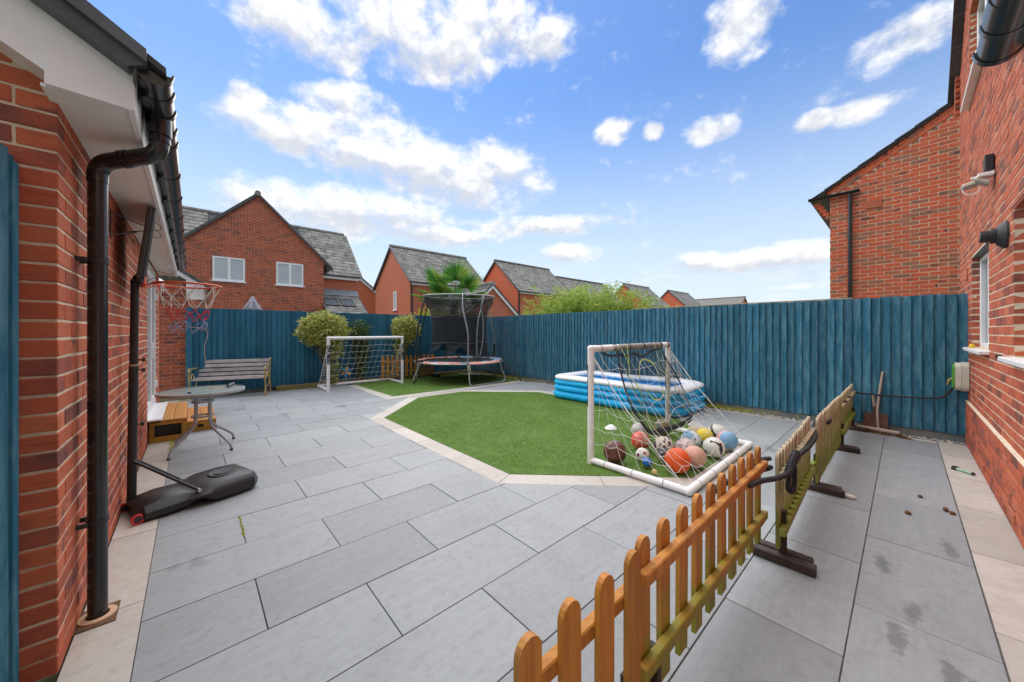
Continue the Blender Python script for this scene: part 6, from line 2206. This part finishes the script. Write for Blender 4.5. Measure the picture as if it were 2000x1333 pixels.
# moulded base: outline by stations (distance, half width, bottom, top)
stn = [(.0, .15, .02, .09), (.03, .19, .012, .115), (.16, .20, .008, .13), (.26, .20, .02, .125), (.30, .235, .06, .112), (.36, .245, .055, .125), (.42, .25, .012, .145), (.60, .25, .010, .15), (.70, .235, .012, .148), (.745, .18, .02, .12), (.76, .15, .035, .10)]
vs, fs = [], []
for (a, hw, zb_, zt_) in stn:
    prof = [(-hw, zb_ + .02), (-hw, zb_ + (zt_ - zb_) * .55), (-hw + .035, zt_ - .01), (-hw + .06, zt_), (hw - .06, zt_), (hw - .035, zt_ - .01), (hw, zb_ + (zt_ - zb_) * .55), (hw, zb_ + .02), (hw - .02, zb_), (-hw + .02, zb_)]
    vs += [q3(a, b, z) for b, z in prof]
K = 10
for i in range(len(stn) - 1):
    for k in range(K):
        k2 = (k + 1) % K
        fs.append((i * K + k, i * K + k2, (i + 1) * K + k2, (i + 1) * K + k))
fs.append(tuple(range(K))); fs.append(tuple((len(stn) - 1) * K + k for k in range(K)))
base = MB().add(vs, fs).build('base', M('black_moulded', (.013, .014, .016), (.020, .021, .024), rough=.42, bump=.1, rand=0), bs, smooth=True)
m = MB(); P_ = []
for r_, z in ((.10, .151), (.092, .158), (.06, .153), (.055, .160), (.02, .156), (.001, .156)):
    P_.append((r_, z))
c_ = q3(.55, .0, 0)
MB().lathe(P_, 28, (c_[0], c_[1], 0), cap=False).build('filler_dial', BLACKM, base, smooth=True)
for s_ in (-1, 1):
    c_ = q3(-.006, s_ * .165, .038)
    w_ = MB().lathe([(.024, -.010), (.034, -.010), (.037, -.005), (.037, .005), (.034, .010), (.024, .010), (.024, -.010)], 22, (0, 0, 0), 'y', cap=False)
    w_.v = [tuple(Vector(c_) + Matrix.Rotation(ba, 3, 'Z') @ Vector(v)) for v in w_.v]
    wo = w_.build('wheel', RED, bs, smooth=True)
    h_ = MB().lathe([(.001, -.011), (.025, -.009), (.025, .009), (.001, .011)], 18, (0, 0, 0), 'y')
    h_.v = [tuple(Vector(c_) + Matrix.Rotation(ba, 3, 'Z') @ Vector(v)) for v in h_.v]
    h_.build('wheel_hub', BLACKM, wo, smooth=True)
pole_b, pole_t = Vector((-.345, 3.985, .04)), Vector((-.325, 3.97, 1.78))
MB().tube([pole_b, pole_b.lerp(pole_t, .62)], .027, 16).build('pole', BLACKM, bs, smooth=True)
MB().tube([pole_b.lerp(pole_t, .60), pole_t], .024, 16).build('upper_pole', BLACKM, bs, smooth=True)
for f in (.60, .645, .36):
    c = pole_b.lerp(pole_t, f)
    k_ = MB().tube([c, c + Vector((.05, -.02, 0))], .005, 8); k_.lathe([(.004, 0), (.016, 0), (.016, .018), (.004, .018)], 10, (c.x + .045, c.y - .018, c.z), 'x')
    k_.build('knob', BLACKM, bs, smooth=True)
MB().tube([pole_b.lerp(pole_t, .622) - Vector((0, 0, .006)), pole_b.lerp(pole_t, .622) + Vector((0, 0, .006))], .0285, 16).build('pole_collar', CLAYRING, bs, smooth=True)
j0 = pole_b.lerp(pole_t, .20)
for s_ in (-1, 1):
    MB().tube([j0 + Vector((.01, s_ * .03, 0)), q3(.33, s_ * .19, .125)], .011, 10).build('strut', BLACKM, bs, smooth=True)
    MB().tube([q3(.33, s_ * .19 - .02, .125), q3(.33, s_ * .19 + .02, .125)], .014, 10).build('strut_bolt', STEEL, bs, smooth=True)
# backboard, edge on to the yard, and its bracket
bd = MB()
bd_c = Vector((-.275, 3.98, 2.02))
rbd = Matrix.Rotation(R(4.0), 3, 'Z') @ Matrix.Rotation(R(6.5), 3, 'Y')
bd.cbox(bd_c, (.028, .70, .52), .012, rbd)
bdo = bd.build('backboard', M('backboard_black', (.02, .02, .022), (.05, .04, .035), rough=.25, scale=2, bump=0), bs)
m = MB()
for y_ in (-.33, .33): m.tube([bd_c + rbd @ Vector((.012, y_, -.25)), bd_c + rbd @ Vector((.012, y_, .25))], .018, 8)
for z_ in (-.25, .25): m.tube([bd_c + rbd @ Vector((.012, -.33, z_)), bd_c + rbd @ Vector((.012, .33, z_))], .018, 8)
m.build('board_frame', BLACKM, bdo, smooth=True)
MB().tube([pole_t, Vector((-.30, 3.98, 1.82))], .022, 10).build('bracket', BLACKM, bs)
HC, HR, HZ_ = Vector((-.02, 4.0, 1.765)), .213, 1.765
rimp = [(HC.x + HR * math.cos(2 * math.pi * i / 40), HC.y + HR * math.sin(2 * math.pi * i / 40), HZ_) for i in range(40)]
rim = MB().tube(rimp, .0085, 8, closed=True).build('rim', ORANGE_R, bs, smooth='all')
m = MB()
for s_ in (-1, 1): m.tube([(HC.x - .15, HC.y + s_ * .14, HZ_ - .004), (-.285, 3.98 + s_ * .06, HZ_ - .03)], .006, 6)
m.cbox((-.275, 3.98, HZ_ + .0), (.012, .14, .09), .003)
m.build('rim_bracket', ORANGE_R, rim)
CW = M('cord_white', (.70, .67, .62), (.6, .57, .52), rough=.8, bump=0)
CR = M('cord_red', (.60, .04, .07), (.5, .03, .06), rough=.8, bump=0)
CB = M('cord_blue', (.16, .26, .48), (.35, .42, .55), rough=.8, bump=0)
g_ = np.random.default_rng(3)
NN = 10
lv = [(HR - .01, 0.0), (.175, -.10), (.135, -.185), (.118, -.235), (.11, -.285), (.112, -.335), (.115, -.385)]
pt_ = {}
for j, (r_, dz_) in enumerate(lv):
    for i in range(NN):
        a = 2 * math.pi * (i + (.5 if j % 2 else 0)) / NN
        jj = .012 if j > 2 else .004
        pt_[(i, j)] = Vector((HC.x + r_ * math.cos(a), HC.y + r_ * math.sin(a), HZ_ + dz_)) + Vector(g_.normal(0, jj, 3))
mats_ = {0: MB(), 1: MB(), 2: MB()}
for j in range(len(lv) - 1):
    tgt = mats_[0 if j < 2 else (1 if j < 4 else 2)]
    for i in range(NN):
        if j > 3 and g_.random() < .18: continue
        n1_, n2_ = ((i, j + 1), ((i - 1) % NN, j + 1)) if j % 2 == 0 else ((i, j + 1), ((i + 1) % NN, j + 1))
        for q in (n1_, n2_):
            a, b = pt_[(i, j)], pt_[q]
            mid = (a + b) / 2 + Vector(g_.normal(0, .006, 3)) + Vector((0, 0, -.008))
            tgt.tube([a, mid, b], .0028, 5, caps=False)
loose = curve([pt_[(2, 5)], Vector((HC.x + .10, HC.y + .05, HZ_ - .36)), Vector((HC.x + .12, HC.y + .04, HZ_ - .42)), Vector((HC.x + .10, HC.y + .03, HZ_ - .52)), Vector((HC.x + .11, HC.y + .03, HZ_ - .68))], 5)
mats_[0].tube(loose, .0028, 5)
for k_, mt in ((0, CW), (1, CR), (2, CB)): mats_[k_].build('net_cord', mt, rim)
